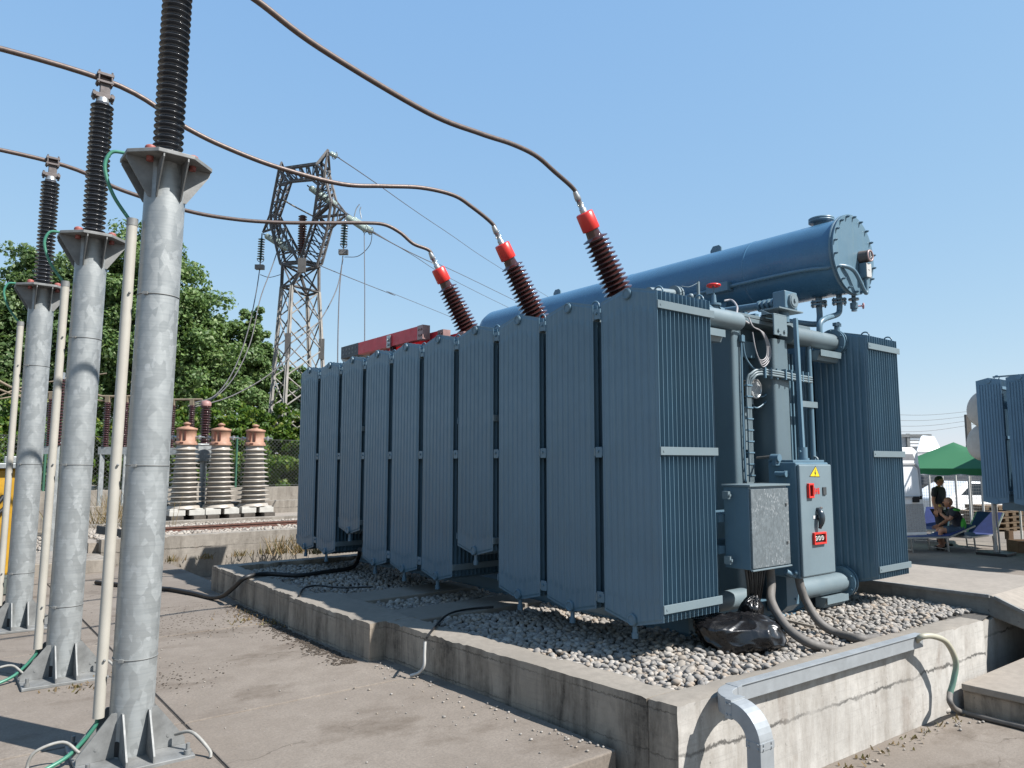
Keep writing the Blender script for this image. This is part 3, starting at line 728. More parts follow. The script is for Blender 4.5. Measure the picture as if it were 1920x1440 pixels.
# conservator
cy0, cy1, cx, cz, cr = 3.80, 10.1, 7.62, 3.905, .405
m = MB(); m.lathe((cx, cy0+.03, cz), Y, [(cr, 0), (cr, .02), (cr, 1.0), (cr, 1.04), (cr, 1.05), (cr+.004, 1.052), (cr+.004, 1.062), (cr, 1.064), (cr, 1.075), (cr, 1.12), (cr, 2.95), (cr, 2.99), (cr, 3.0), (cr+.004, 3.002), (cr+.004, 3.012), (cr, 3.014), (cr, 3.025), (cr, 3.07), (cr, 5.15), (cr, 5.19), (cr, 5.2), (cr+.004, 5.202), (cr+.004, 5.212), (cr, 5.214), (cr, 5.225), (cr, 5.27), (cr, 6.15), (cr, 6.2), (cr*.93, 6.3), (cr*.7, 6.37), (0.02, 6.41)], 64)
cons = obj('conservator', m, PAINTC, T)
m = MB(); m.lathe((cx, cy0-.016, cz), Y, [(cr+.028, 0), (cr+.028, .02), (cr+.022, .021), (cr+.022, .027), (cr+.03, .028), (cr+.03, .05)], 64); obj('end_flange', m, PAINT, cons)
for k in range(18):
    a = R(20*k+8); p = Vector((cx+(cr+.004)*math.cos(a), cy0-.045, cz+(cr+.004)*math.sin(a))); m = MB(); m.cyl(p, p+Y*.035, .013, n=6); m.cyl(p+Y*.0-Y*.012, p, .008, n=6); obj('flange_bolt', m, PAINT, cons)
m = MB(); m.lathe((cx, 4.13, cz+cr-.02), Z, [(.085, 0), (.085, .055), (.135, .056), (.135, .075), (.128, .076), (.135, .078), (.135, .1), (.02, .101)], 28); m.cyl((cx, 4.13, cz+cr+.08), (cx, 4.13, cz+cr+.1), .018, n=8); obj('manhole_cover', m, PAINT, cons)
for y in (5.55, 8.55):
    m = MB(); m.prism([(cx-.01, y-.10, cz+cr-.01), (cx-.01, y+.06, cz+cr-.01), (cx-.01, y+.06, cz+cr+.05), (cx-.01, y+.02, cz+cr+.10), (cx-.01, y-.07, cz+cr+.10), (cx-.01, y-.10, cz+cr+.07)], (.02, 0, 0)); m.cyl((cx-.012, y-.02, cz+cr+.055), (cx+.012, y-.02, cz+cr+.055), .025, n=12); obj('lifting_eye', m, PAINT, cons)
g = Vector((cx+.14, cy0-.02, cz-.01))
m = MB(); m.cyl(g-Y*.09, g, .062, .072, 24); m.cyl(g-Y*.10, g-Y*.085, .066, n=24); obj('level_gauge', m, DARKMETAL, cons)
m = MB(); m.torus(g-Y*.101, Y, .056, .010, 28, 8); obj('gauge_ring', m, plain('pinkish_gauge_bezel', (.5, .33, .31), .4), cons)
m = MB(); m.cyl(g-Y*.103, g-Y*.100, .047, n=24); obj('gauge_face', m, plain('dark_gauge_face', (.05, .045, .05), .2), cons)
m = MB(); m.obox(g+Vector((0, -.1035, .005)), X*.004, Y*.001, Z*.035); m.obox(g+Vector((.015, -.1035, -.01)), X*.02, Y*.001, Z*.004); obj('gauge_needle', m, WHITEP, cons)
m = MB(); m.box(g.x-.055, g.x+.055, g.y-.075, g.y, g.z-.235, g.z-.075); obj('gauge_box', m, PAINT, cons, bevel=.004)
m = MB(); m.box(g.x-.052, g.x+.052, g.y-.083, g.y-.075, g.z-.232, g.z-.078); m.bolt((g.x+.04, g.y-.083, g.z-.22), -Y, .006, .004); obj('gauge_box_lid', m, WHITEP, cons, bevel=.003)
m = MB(); m.box(g.x-.022, g.x+.016, g.y-.0845, g.y-.0832, g.z-.155, g.z-.150); obj('gauge_text', m, DARKV, cons)
m = MB(); m.tube([g+Vector((.0, -.04, -.23)), g+Vector((0, -.045, -.33)), g+Vector((-.02, -.05, -.40)), g+Vector((-.10, -.06, -.37)), g+Vector((-.26, -.05, -.20)), g+Vector((-.42, -.0, -.16)), g+Vector((-.50, .12, -.17)), Vector((cx-.40, 4.3, cz-.16)), Vector((cx-.41, 5.6, cz-.17)), Vector((cx-.41, 7.2, cz-.18))], .022, 10, 8); obj('gauge_conduit', m, PAINT, cons)
m = MB(); m.box(cx-.47, cx-.36, 5.05, 5.35, cz-.22, cz-.11); obj('conduit_box', m, PAINT, cons, bevel=.006)
# pipes under the conservator
def drop(px, py, fl=True):
    p = at(px, py, y=4.05); return p
m = MB(); x1 = 7.60; y1 = 4.19
m.cyl((x1, y1, cz-cr+.03), (x1, y1, cz-cr-.04), .035, n=12); m.cyl((x1, y1, cz-cr-.055), (x1, y1, cz-cr-.035), .085, n=20); m.cyl((x1, y1, cz-cr-.09), (x1, y1, cz-cr-.07), .085, n=20)
for k in range(4): q = Vector((x1+.066*math.cos(R(45+90*k)), y1+.066*math.sin(R(45+90*k)), cz-cr-.06)); m.cyl(q-Z*.05, q+Z*.04, .010, n=6)
m.tube([(x1, y1, cz-cr-.08), (x1, y1, 3.27), (x1-.08, y1, 3.20), (x1-.45, y1+.1, 3.20), (x1-.9, y1+.12, 3.19)], .032, 12); obj('oil_pipe', m, PAINT, T)
m = MB(); x2 = 7.66; y2 = 3.99
m.cyl((x2, y2, cz-cr+.03), (x2, y2, cz-cr-.04), .03, n=12); m.cyl((x2, y2, cz-cr-.055), (x2, y2, cz-cr-.035), .075, n=20); m.cyl((x2, y2, cz-cr-.09), (x2, y2, cz-cr-.07), .075, n=20)
for k in range(4): q = Vector((x2+.058*math.cos(R(45+90*k)), y2+.058*math.sin(R(45+90*k)), cz-cr-.06)); m.cyl(q-Z*.05, q+Z*.04, .009, n=6)
m.tube([(x2, y2, cz-cr-.08), (x2, y2, 3.36), (x2-.05, y2, 3.29), (x2-.35, y2-.02, 3.20), (x2-.46, y2-.02, 3.13), (x2-.47, y2-.02, 3.0)], .03, 12); obj('oil_pipe', m, PAINT, T)
m = MB(); x3 = 7.74; y3 = 3.87
m.cyl((x3, y3, cz-cr+.03), (x3, y3, cz-cr-.09), .022, n=12); m.cyl((x3, y3, cz-cr-.06), (x3, y3, cz-cr-.04), .055, n=16); m.cyl((x3, y3, cz-cr-.09), (x3, y3, cz-cr-.15), .04, n=12); m.cyl((x3, y3, cz-cr-.15), (x3, y3, cz-cr-.18), .03, n=8); dv = obj('drain_valve', m, PAINT, T)
m = MB(); m.torus((x3+.06, y3-.07, cz-cr-.125), Vector((.6, -.8, 0)), .028, .007, 12, 6); m.cyl((x3, y3, cz-cr-.125), (x3+.06, y3-.07, cz-cr-.125), .008, n=8); obj('handwheel', m, plain('pink_faded_handwheel', (.6, .3, .32), .5), dv)
for y in (5.2, 8.6):
    for s in (-1, 1):
        m = MB(); m.beam((cx-.05+s*.28, y, cz-.33), (6.98, y+s*.05, 3.09), .07, .012); obj('conservator_support', m, PAINT, T)
for dy in (.0, .12):
    m = MB(); m.beam((6.35, 4.15+dy, 3.14+dy*.3), (6.32, 5.9, 3.15+dy*.3), .06, .045, Z); obj('top_channel', m, PAINT, T)
m = MB(); m.cyl((6.60, 4.05, 3.29), (6.66, 5.6, 3.36), .035, n=14)
for k in range(4): m.cyl((6.602+k*.002, 4.10+k*.055, 3.292), (6.602+k*.002, 4.125+k*.055, 3.292), .058, n=14)
obj('drive_shaft', m, PAINT, T)
m = MB(); m.box(6.50, 6.72, 3.93, 4.07, 3.205, 3.385); ac = obj('gear_box', m, PAINT, T, bevel=.01)
m = MB(); m.cyl((6.62, 3.93, 3.29), (6.62, 3.905, 3.29), .075, n=28); m.cyl((6.62, 3.905, 3.29), (6.62, 3.898, 3.29), .062, n=28); m.cyl((6.62, 3.898, 3.29), (6.62, 3.885, 3.29), .02, n=12); obj('gear_box_lid', m, PAINTL, ac)
m = MB(); m.box(6.28, 6.70, 3.86, 4.08, 3.165, 3.18); m.box(6.22, 6.44, 3.885, 3.90, 2.905, 3.10); m.prism([(6.22, 3.90, 3.10), (6.22, 4.02, 3.165), (6.22, 4.02, 3.10)], (.01, 0, 0)); m.box(6.22, 6.44, 3.885, 4.03, 3.10, 3.112); m.bolt((6.29, 3.885, 2.955), -Y, .018, .014); m.bolt((6.39, 3.885, 2.95), -Y, .018, .014); obj('gear_bracket', m, PAINTL, T, bevel=.003)
m = MB(); m.cyl((6.50, 3.95, 3.165), (6.50, 3.95, 3.06), .05, n=16); m.cyl((6.50, 3.95, 3.02), (6.50, 3.95, 2.95), .026, n=10); obj('shaft_bearing', m, PAINT, T)
m = MB(); m.beam((6.38, 3.76, 3.06), (6.38, 3.74, 1.78), .036, .036, Y); obj('square_drive_rod', m, PAINT, T, bevel=.003)
m = MB(); m.cyl((6.38, 3.74, 1.74), (6.38, 3.74, 1.84), .042, n=14); m.cyl((6.32, 3.74, 1.80), (6.44, 3.74, 1.80), .012, n=6); m.cyl((6.38, 3.74, 1.705), (6.38, 3.74, 1.74), .055, n=14); obj('rod_coupling', m, PAINT, T)
for x in (6.80, 7.01):
    m = MB(); m.cyl((x, 4.0, 2.90), (x+.005, 4.0, 1.70), .026, n=14); obj('riser_pipe', m, PAINT, T)
m = MB(); m.torus((7.0, 3.98, 1.72), X, .035, .012, 12, 6); m.box(6.74, 7.08, 3.965, 3.985, 2.25, 2.31); obj('pipe_clip', m, PAINTL, T)
# dial thermometer
gp = Vector((6.205, 4.10, 2.405)); m = MB(); m.cyl(gp, gp+Y*.16, .088, n=32); dt = obj('dial_thermometer', m, plain('brown_gauge_housing', (.16, .14, .11), .5), T)
m = MB(); m.torus(gp, Y, .088, .011, 36, 8); obj('dial_rim', m, ALU, dt)
m = MB(); m.cyl(gp-Y*.003, gp+Y*.002, .083, n=32); obj('dial_face', m, plain('grey_dial_face', (.36, .38, .39), .3), dt)
m = MB()
for k in range(12):
    a = R(30*k); m.obox(gp+Vector((.068*math.cos(a), -.004, .068*math.sin(a))), Vector((math.cos(a), 0, math.sin(a)))*.009, Y*.001, Vector((-math.sin(a), 0, math.cos(a)))*.0025)
m.obox(gp+Vector((.015, -.0045, .012)), Vector((.7, 0, .7))*.045, Y*.001, Vector((-.7, 0, .7))*.004); m.obox(gp+Vector((0, -.0045, -.055)), X*.02, Y*.001, Z*.008); obj('dial_marks', m, WHITEP, dt)
m = MB(); m.box(gp.x-.05, gp.x-.0, gp.y+.03, gp.y+.06, gp.z-.15, gp.z-.085); obj('dial_bracket', m, PAINTL, dt)
m = MB(); m.tube([gp+Vector((.07, .02, -.07)), gp+Vector((.15, .0, -.06)), gp+Vector((.24, -.02, .04)), gp+Vector((.26, -.02, .17)), gp+Vector((.24, -.02, .24))], .009, 8); obj('sensor_lead', m, PAINT, dt)
m = MB(); m.tube([gp+Vector((-.02, .03, -.17)), gp+Vector((.06, .02, -.18)), gp+Vector((.16, .0, -.12)), gp+Vector((.20, .0, -.07))], .008, 8); obj('sensor_lead', m, PAINT, dt)
# conduit runs
for k in range(3):
    o = k*.023
    m = MB(); m.tube([(5.985+o, 4.045, 1.52), (5.985+o, 4.045, 2.0), (5.985+o, 4.045, 2.44-o), (6.03+o*.6, 4.02, 2.535-o), (6.14, 4.0, 2.575-o), (6.40, 3.965, 2.57-o), (6.70, 3.95, 2.555-o), (6.96, 3.95, 2.55-o)], .012, 8, 8); obj('conduit', m, PAINTL, T)
for k in range(9): z = 1.58+k*.105; m = MB(); m.box(5.965, 6.05, 4.028, 4.062, z-.006, z+.006); obj('conduit_clip', m, PAINT, T)
for k in range(8): x = 6.18+k*.10; m = MB(); m.box(x-.007, x+.007, 3.935+.03*(x < 6.4), 3.985, 2.495, 2.60); obj('conduit_clip', m, PAINT, T)
m = MB(); m.tube([(5.94, 4.06, 2.88), (5.93, 4.06, 2.4), (5.93, 4.06, 1.9), (5.94, 4.06, 1.52)], .010, 6); obj('conduit', m, PAINT, T)
m = MB(); m.tube([(5.96, 4.06, 2.9), (5.98, 4.05, 2.70), (6.05, 4.03, 2.60), (6.10, 4.02, 2.575)], .009, 6); m.box(5.92, 5.97, 4.04, 4.075, 2.83, 2.89); obj('signal_cable', m, PAINT, T)
m = MB()
for k in range(4):
    d = .02*k; m.tube([(5.98, 4.0, 3.06), (6.02, 3.98, 2.97), (6.12+d, 3.97, 2.94-d*.3), (6.21+d, 3.97, 2.83-d*.5), (6.20+d, 3.97, 2.70-d*.3), (6.10+d*.6, 3.97, 2.66-d), (6.05, 3.98, 2.75), (6.02, 3.99, 2.92)], .006, 6)
m.tube([at(1358, 564, y=4.3), at(1372, 563, y=4.25), at(1382, 575, y=4.1), at(1383, 592, y=4.0), (5.98, 4.0, 3.0)], .010, 8)
obj('coiled_cable', m, plain('pale_cable_sheath', (.45, .43, .44), .5), T)
# fittings on the cover
m = MB(); p = Vector((6.03, 4.42, 3.095)); m.cyl(p, p+Z*.17, .045, n=16); m.cyl(p+Z*.15, p+Z*.17, .07, n=16); m.cyl(p+Z*.17, p+Z*.26, .028, .02, 12); m.cyl(p+Z*.24, p+Z*.345, .009, n=8)
m.tube([p+Z*.10-X*.04, p+Z*.12-X*.16, p+Z*.05-X*.26, p-X*.28], .038, 12); m.cyl(p+Z*.11-X*.17, p+Z*.13-X*.20, .07, n=16); m.cyl(p+Z*.10+X*.05-Y*.0, p+Z*.10+X*.12, .05, n=14); vv = obj('cover_valve', m, PAINT, T)
m = MB(); m.torus(p+Z*.355, Z, .058, .014, 24, 8); m.cyl(p+Z*.345, p+Z*.368, .022, n=10)
for k in range(4): a = R(90*k+20); m.beam(p+Z*.355, p+Z*.355+Vector((math.cos(a), math.sin(a), 0))*.058, .014, .012)
obj('red_handwheel', m, REDCAP, vv)
m = MB(); q = at(1310, 568, y=4.4); m.beam(q-Z*.15, q+Z*.21, .022, .022, X); m.tube([q+Z*.2, q+Z*.12-X*.2-Y*.05, q+Z*.09-X*.38-Y*.1], .003, 5); obj('sensor_post', m, PAINTL, T)
m = MB(); q = at(1298, 560, y=4.4); m.ball(q+Z*.02-X*.02, .028, 10, 8); m.cyl(q-Z*.1, q+Z*.02, .012, n=8); m.tube([q, q+X*.05-Z*.03, q+X*.09-Z*.09], .014, 8); m.cyl(q+X*.05-Z*.02-Y*.02, q+X*.05-Z*.02+Y*.02, .024, n=10); obj('breather_fitting', m, PAINTL, T)
m = MB(); a = at(1216, 548, y=4.45); b = at(1262, 552, y=4.45); m.cyl(a, b, .048, n=20); m.cyl(b, b+X*.025, .085, n=20); m.cyl(b+X*.045, b+X*.065, .085, n=20); m.tube([b+X*.06, b+X*.12-Z*.02, b+X*.14-Z*.10, b+X*.145-Z*.25], .03, 10)
m.cyl(a+X*.06, a+X*.06-Z*.2, .03, n=10); obj('relief_pipe', m, PAINTL, T)
# bushings
bush = []
for i, y in enumerate((5.49, 6.93, 8.37)):
    base = Vector((6.09, y, 3.09)); top = Vector((5.31, y+.02, 4.34)); ax = (top-base).normalized(); Lb = (top-base).length
    m = MB(); m.lathe(base-ax*.05, ax, [(.16, 0), (.16, .30), (.20, .301), (.20, .33), (.13, .331), (.13, .36)], 24); tr = obj('bushing_turret', m, PAINT, T)
    pr = [(.10, .34)]; n = 16; s0 = .38; s1 = Lb-.27
    for k in range(n):
        t = s0+(s1-s0)*k/n; d = (s1-s0)/n; sc = 1-.18*k/n
        pr += [(.083*sc+.01, t), (.088*sc+.01, t+d*.22), (.166*sc, t+d*.30), (.170*sc, t+d*.38), (.164*sc, t+d*.46), (.10*sc, t+d*.80), (.085*sc+.01, t+d*.97)]
    pr += [(.078, s1+.01), (.07, s1+.10)]
    m = MB(); m.lathe(base, ax, pr, 36); bu = obj('bushing', m, BRNINS, T)
    m = MB(); m.lathe(base, ax, [(.06, Lb-.20), (.092, Lb-.199), (.097, Lb-.19), (.094, Lb-.01), (.085, Lb), (.02, Lb+.002)], 32); obj('bushing_cap', m, REDCAP, bu)
    m = MB(); m.lathe(base, ax, [(.036, Lb), (.036, Lb+.05), (.03, Lb+.052), (.028, Lb+.14), (.034, Lb+.142), (.034, Lb+.18), (.024, Lb+.24)], 16)
    for k in range(3): q = base+ax*(Lb+.04+k*.055); s_ = ax.cross(Y).normalized(); m.cyl(q-s_*.042, q+s_*.042, .008, n=6)
    obj('terminal', m, ALU, bu); bush.append(base+ax*(Lb+.20)); BAX = ax
# red busbar channels on the cover
for k, (pa, pb, ha) in enumerate((((646, 660), (790, 628), .19), ((700, 662), (828, 634), .17), ((790, 654), (866, 636), .17))):
    xk = 5.3+.17*k; a = at(*pa, x=xk); b = at(*pb, x=xk); a.z = b.z = (a.z+b.z)/2
    m = MB(); m.obox((a+b)/2, (b-a)/2, X*.055, Z*ha/2); bb = obj('busbar_channel', m, REDP, T, bevel=.004)
    d = (a-b).normalized()
    m = MB(); m.obox(a-d*.30, d*.31, X*.0565, Z*ha*.505)
    obj('perforated_end', m, plain('grey_perforated_plate', (.10, .11, .12), .6) if k == 0 else bpy.data.materials['grey_perforated_plate'], bb)
    m = MB()
    for r_ in range(2):
        for c_ in range(5): q = a-d*(.08+.11*c_)+Z*(.035-.07*r_)-X*.0565; m.cyl(q-X*.004, q, .02, n=8)
    obj('bolt_row', m, GALVD, bb)
    m = MB(); m.obox(b-d*.06, d*-.07, X*.06, Z*ha*.52)
    for sx in (-.03, .03):
        for sz in (-.04, .04): m.cyl(b-d*(.06+sx)+Z*sz-X*.075, b-d*(.06+sx)+Z*sz, .016, n=8)
    obj('end_plate', m, plain('silvery_red_plate', (.5, .30, .28), .4, .4) if k == 0 else bpy.data.materials['silvery_red_plate'], bb)
    m = MB(); q = b+d*.8-Z*.02; m.lathe(q-Z*.55, Z, [(.09, 0), (.09, .1)]+[(.05 if j % 2 == 0 else .095, .12+.05*j) for j in range(7)]+[(.05, .48), (.05, .5)], 18); obj('support_insulator', m, BRNINS, bb)
    m = MB(); m.obox(q+Z*-.0-X*.07, d*.05, X*.012, Z*.09); m.bolt(q-X*.082+Z*.02, -X, .025, .02); m.bolt(q-X*.082-Z*.05, -X, .02, .02); obj('busbar_bracket', m, ALU, bb)
m = MB(); a = at(640, 672, x=5.36); m.prism([a, a+Vector((0, -.9, 0)), a+Vector((0, -.9, -.02)), a+Vector((0, -.25, -.20)), a+Vector((0, 0, -.02))], X*.4); obj('busbar_shroud', m, plain('pale_shroud_plastic', (.55, .52, .45), .5), T)
# cabinets
m = MB(); m.box(5.105, 5.645, 3.47, 3.705, .86, 1.51); c1 = obj('terminal_cabinet', m, PAINT, T, bevel=.006)
m = MB(); m.box(5.112, 5.638, 3.452, 3.4695, .872, 1.488); obj('cabinet_door', m, GALVB, c1, bevel=.003)
m = MB(); m.box(5.09, 5.66, 3.445, 3.715, 1.508, 1.524); obj('cabinet_lid', m, PAINTL, c1, bevel=.003); m = MB(); m.box(5.1, 5.65, 3.445, 3.47, .852, .864); obj('cabinet_sill', m, PAINTL, c1, bevel=.003)
for z in (1.36, 1.05):
    m = MB(); m.cyl((5.60, 3.452, z), (5.60, 3.44, z), .012, n=12); m.box(5.596, 5.604, 3.437, 3.441, z-.008, z+.008); obj('cabinet_lock', m, GALVD, c1)
for z in (1.44, .93):
    m = MB(); m.box(5.02, 5.104, 3.64, 3.655, z-.03, z+.03); m.box(5.02, 5.05, 3.60, 3.64, z-.03, z+.03); m.bolt((5.035, 3.60, z), -Y); obj('cabinet_bracket', m, PAINTL, c1)
for z in (1.25, 1.0):
    m = MB(); m.box(5.04, 5.70, 3.71, 4.08, z-.03, z+.03); obj('cabinet_arm', m, PAINT, c1)
m = MB(); m.box(5.96, 6.505, 3.565, 3.84, .70, 1.70); c2 = obj('control_cabinet', m, PAINT, T, bevel=.012)
m = MB(); m.box(5.965, 6.50, 3.535, 3.565, .715, 1.682); obj('cabinet_door', m, paint_mat('satin_cabinet_grey', (.20, .27, .305), .45, .05), c2, bevel=.012)
m = MB(); m.box(5.98, 6.50, 3.60, 3.85, 1.698, 1.722); obj('cabinet_lid', m, PAINT, c2, bevel=.005); m = MB(); m.box(5.90, 6.0, 3.72, 3.76, 1.67, 1.74); m.cyl((5.93, 3.70, 1.74), (5.93, 3.78, 1.74), .035, n=12); obj('lifting_lug', m, PAINT, c2, bevel=.005)
m = MB()
for dx in (0, .055): m.cyl((5.92+dx, 3.64, 1.60), (5.92+dx, 3.74, 1.60), .022, n=10); m.cyl((5.92+dx, 3.63, 1.60), (5.92+dx, 3.64, 1.60), .032, n=6)
m.cyl((5.90, 3.68, 1.595), (5.99, 3.68, 1.595), .012, n=8); obj('cabinet_hinge', m, PAINT, c2); m = MB(); m.cyl((5.90, 3.66, .76), (5.97, 3.62, .72), .025, n=8); m.ball((5.955, 3.60, .75), .022, 8, 6); obj('cabinet_hinge', m, PAINT, c2)
m = MB(); m.tube([(6.08, 4.03, 1.74), (6.03, 3.85, 1.75), (5.97, 3.78, 1.735), (5.93, 3.74, 1.74)], .012, 8); obj('gland_cable', m, GREYCAB, c2)
def dx2(px, py): p = at(px, py, y=3.533); return p
YC = 3.534
# warning triangle
tri = [at(1529, 875, y=YC), at(1518.6, 893, y=YC), at(1536.4, 893.5, y=YC)]; cen = sum(tri, Vector())/3
m = MB(); m.prism([cen+(q-cen)*1.12 for q in tri], (0, -.0012, 0)); obj('warning_sign', m, plain('sign_black', (.02, .02, .02), .4), c2)
m = MB(); m.prism([cen+(q-cen)*.97-Y*.0014 for q in tri], (0, -.001, 0)); obj('sign_face', m, plain('sign_yellow', (.85, .62, .01), .4, 0, .05), c2)
def flat(m, pts, y, dy=-.001): m.prism([(cen.x+a, y, cen.z+b) for a, b in pts], (0, dy, 0))
m = MB(); flat(m, [(.010, .045), (-.016, -.004), (-.001, -.002), (-.012, -.036), (.018, .006), (.003, .005)], YC-.0026); obj('sign_bolt', m, bpy.data.materials['sign_black'], c2)
def ringbox(cx_, cz_, w_, h_, t_, mat, nm, depth=.022):
    m = MB(); y1_ = YC+.004; y0_ = YC-depth
    m.box(cx_-w_/2, cx_+w_/2, y0_, y1_, cz_+h_/2-t_, cz_+h_/2); m.box(cx_-w_/2, cx_+w_/2, y0_, y1_, cz_-h_/2, cz_-h_/2+t_)
    m.box(cx_-w_/2, cx_-w_/2+t_, y0_, y1_, cz_-h_/2+t_, cz_+h_/2-t_); m.box(cx_+w_/2-t_, cx_+w_/2, y0_, y1_, cz_-h_/2+t_, cz_+h_/2-t_)
    o = obj(nm, m, mat, c2, bevel=.003)
    m = MB(); m.box(cx_-w_/2+t_, cx_+w_/2-t_, YC-.004, YC+.003, cz_-h_/2+t_, cz_+h_/2-t_); obj('window_glass', m, plain('dark_instrument_glass', (.012, .014, .016), .08) if 'dark_instrument_glass' not in bpy.data.materials else bpy.data.materials['dark_instrument_glass'], c2)
p = at(1518, 920, y=YC); ringbox(p.x, p.z, .085, .128, .017, REDCAP, 'red_window_frame')
p = at(1535, 1009, y=YC); ringbox(p.x, p.z, .20, .104, .016, REDCAP, 'red_window_frame'); pw = p
m = MB()
for k in range(3):
    q = Vector((pw.x-.052+.052*k, YC-.006, pw.z)); m.torus(q, Y, .017, .005, 16, 6); m.obox(q+Vector((.004, -.003, .002)), X*.009, Y*.001, Z*.003)
obj('instrument_dial', m, WHITEP, c2)
p = at(1532, 920.5, y=YC); m = MB(); l = .017
def st(a, b, c_, d): m.box(p.x+a, p.x+b, YC-.002, YC-.0002, p.z+c_, p.z+d)
st(-.038, -.027, -.028, .028); st(-.027, -.010, -.006, .006); st(-.010, .001, -.028, .022); st(.001, .010, .012, .022); st(.001, .009, -.004, .004); st(.016, .027, -.028, .012); st(.016, .036, .016, .026); st(.030, .038, -.028, .010); st(.027, .03, .0, .010)
obj('red_logo', m, REDCAP, c2)
p = at(1545, 920.5, y=YC); m = MB(); m.box(p.x-.028, p.x+.028, YC-.010, YC, p.z-.035, p.z+.035); obj('nameplate', m, plain('grey_rating_plate', (.10, .11, .115), .4, .3, .3, 60), c2, bevel=.003)
p = at(1533, 970, y=YC); m = MB()
m.tube([Vector((p.x-.005, YC-.015, p.z+.075)), Vector((p.x-.004, YC-.035, p.z+.03)), Vector((p.x-.006, YC-.04, p.z-.03)), Vector((p.x-.004, YC-.02, p.z-.095))], lambda t: .014+.016*math.sin(math.pi*min(1, t*1.05)), 12); m.cyl((p.x, YC, p.z), (p.x, YC-.03, p.z), .022, n=12); m.cyl((p.x-.005, YC, p.z+.07), (p.x-.005, YC-.025, p.z+.07), .018, n=10)
obj('door_handle', m, plain('dark_chrome', (.10, .12, .14), .22, .6), c2)
m = MB(); m.box(p.x-.075, p.x-.038, YC-.003, YC, p.z-.010, p.z+.018); m.box(p.x+.022, p.x+.09, YC-.003, YC, p.z-.012, p.z+.018); obj('label_plate', m, plain('white_label', (.85, .85, .85), .4, 0, .03), c2)
m = MB(); m.tube([Vector((p.x+.03, YC-.01, p.z+.06)), Vector((p.x+.04, YC-.012, p.z+.085)), Vector((p.x+.065, YC-.01, p.z+.08))], .007, 6); m.tube([Vector((p.x+.03, YC-.01, p.z-.05)), Vector((p.x+.045, YC-.012, p.z-.03)), Vector((p.x+.065, YC-.01, p.z-.045))], .007, 6); obj('handle_catch', m, DARKMETAL, c2)
# cables under the cabinets
m = MB(); m.tube([(5.56, 3.60, .88), (5.56, 3.59, .70), at(1447, 1130, y=3.52), at(1475, 1175, y=3.36), at(1512, 1203, y=3.2), at(1562, 1219, z=.26), at(1580, 1222, z=.20)], .036, 16, 10); obj('flexible_conduit', m, GREYCAB, T)
m = MB(); m.tube([(6.02, 3.62, .72), (6.03, 3.60, .60), at(1513, 1130, y=3.56), at(1535, 1165, y=3.44), at(1570, 1188, y=3.3), at(1615, 1198, z=.29), at(1655, 1196, z=.22)], .036, 16, 10); obj('flexible_conduit', m, GREYCAB, T)
for k in range(8):
    a = Vector((5.22+.04*k, 3.60, .87)); m = MB(); m.tube([a, a+Vector((.01*(4-k), .01, -.15)), Vector((5.36+.022*k, 3.68, .55)), Vector((5.42+.01*k, 3.74, .30))], .011, 7); obj('control_cable', m, BLACK if k % 2 else plain('dark_grey_cable', (.07, .065, .06), .6) if 'dark_grey_cable' not in bpy.data.materials else bpy.data.materials['dark_grey_cable'], T)
m = MB(); m.tube([(5.05, 3.9, .95), (5.04, 3.88, .80), (5.07, 3.86, .62), (5.10, 3.88, .50)], .02, 8); obj('control_cable', m, BLACK, T)
# ================================================================== heavy conductors between posts and bushings
def local(i, v): return posts[i].matrix_basis @ Vector(v)
bpy.context.view_layer.update()
CP = [((480, 0), (600, 90), (800, 210), (900, 250), (960, 270), (1005, 292), (1040, 322)),
      ((350, 240), (430, 279), (525, 315), (640, 345), (720, 349), (790, 352), (850, 366), (885, 388)),
      ((230, 357), (350, 395), (440, 411), (520, 417), (600, 418), (680, 418), (720, 421), (750, 436), (775, 457))]
LAB = ('brown bare conductor sweeping from the top of the nearest post to the nearest bushing', 'brown bare conductor from the middle post to the middle bushing', 'brown bare conductor from the farthest post to the farthest bushing')
for i in range(3):
    a = posts[i].matrix_world @ Vector((0, 0, 5.0)); b = bush[i]
    pts = [on_plane(px, py, a, b) for px, py in CP[i]]
    lead = [Vector((-7, a.y-.6, 4.35)), Vector((-3.2, a.y-.25, 4.78)), Vector((-.6+a.x-1, a.y-.05, 4.97)), a]
    if i == 0: pts = [a+(pts[0]-a)*.4+Z*.015]+pts
    m = MB(); m.tube(lead+pts+[b-BAX*-.07, b-BAX*.06], .0235, 12, 8)
    one('conductor', m, COND, LAB[i], 'conductor', a)
    # ferrule sleeve on the end
    m = MB(); m.cyl(b+BAX*.02, b+BAX*.24, .030, .027, 14)

# ================================================================== cable duct on the front wall
dirr = Vector((1, -.041, 0)).normalized()
m = MB(); p0 = at(1725, 1199, y=2.71); p0 = Vector((6.18, 2.703, .318)); p1 = Vector((3.90, 2.797, .318))
duct = thing('cable_duct', 'grey steel cable duct along the top of the pale wall, bending down at the corner', 'cable duct', (5, 2.7, .3))
m.sweep([p0, p1], .052, .09); obj('straight_run', m, TRUNK, duct, bevel=.003)
m = MB(); m.sweep([p0+Z*.0505, p1+Z*.0505], .07, .006); obj('run_lid', m, TRUNK, duct, bevel=.001)
nrm = Vector((-.041, -1, 0)).normalized()
C = p1-dirr*.0; pts = []
for k in range(9):
    a = R(90*k/8); pts.append(C-dirr*.20*math.sin(a)+nrm*.16*(1-math.cos(a)))
m = MB(); m.sweep(pts, .085, .10); obj('flat_bend', m, TRUNK, duct, bevel=.003)
q = pts[-1]; pts2 = []
for k in range(11):
    a = R(90*k/10); pts2.append(q+nrm*(.01+.15*math.sin(a))-Z*.15*(1-math.cos(a)))
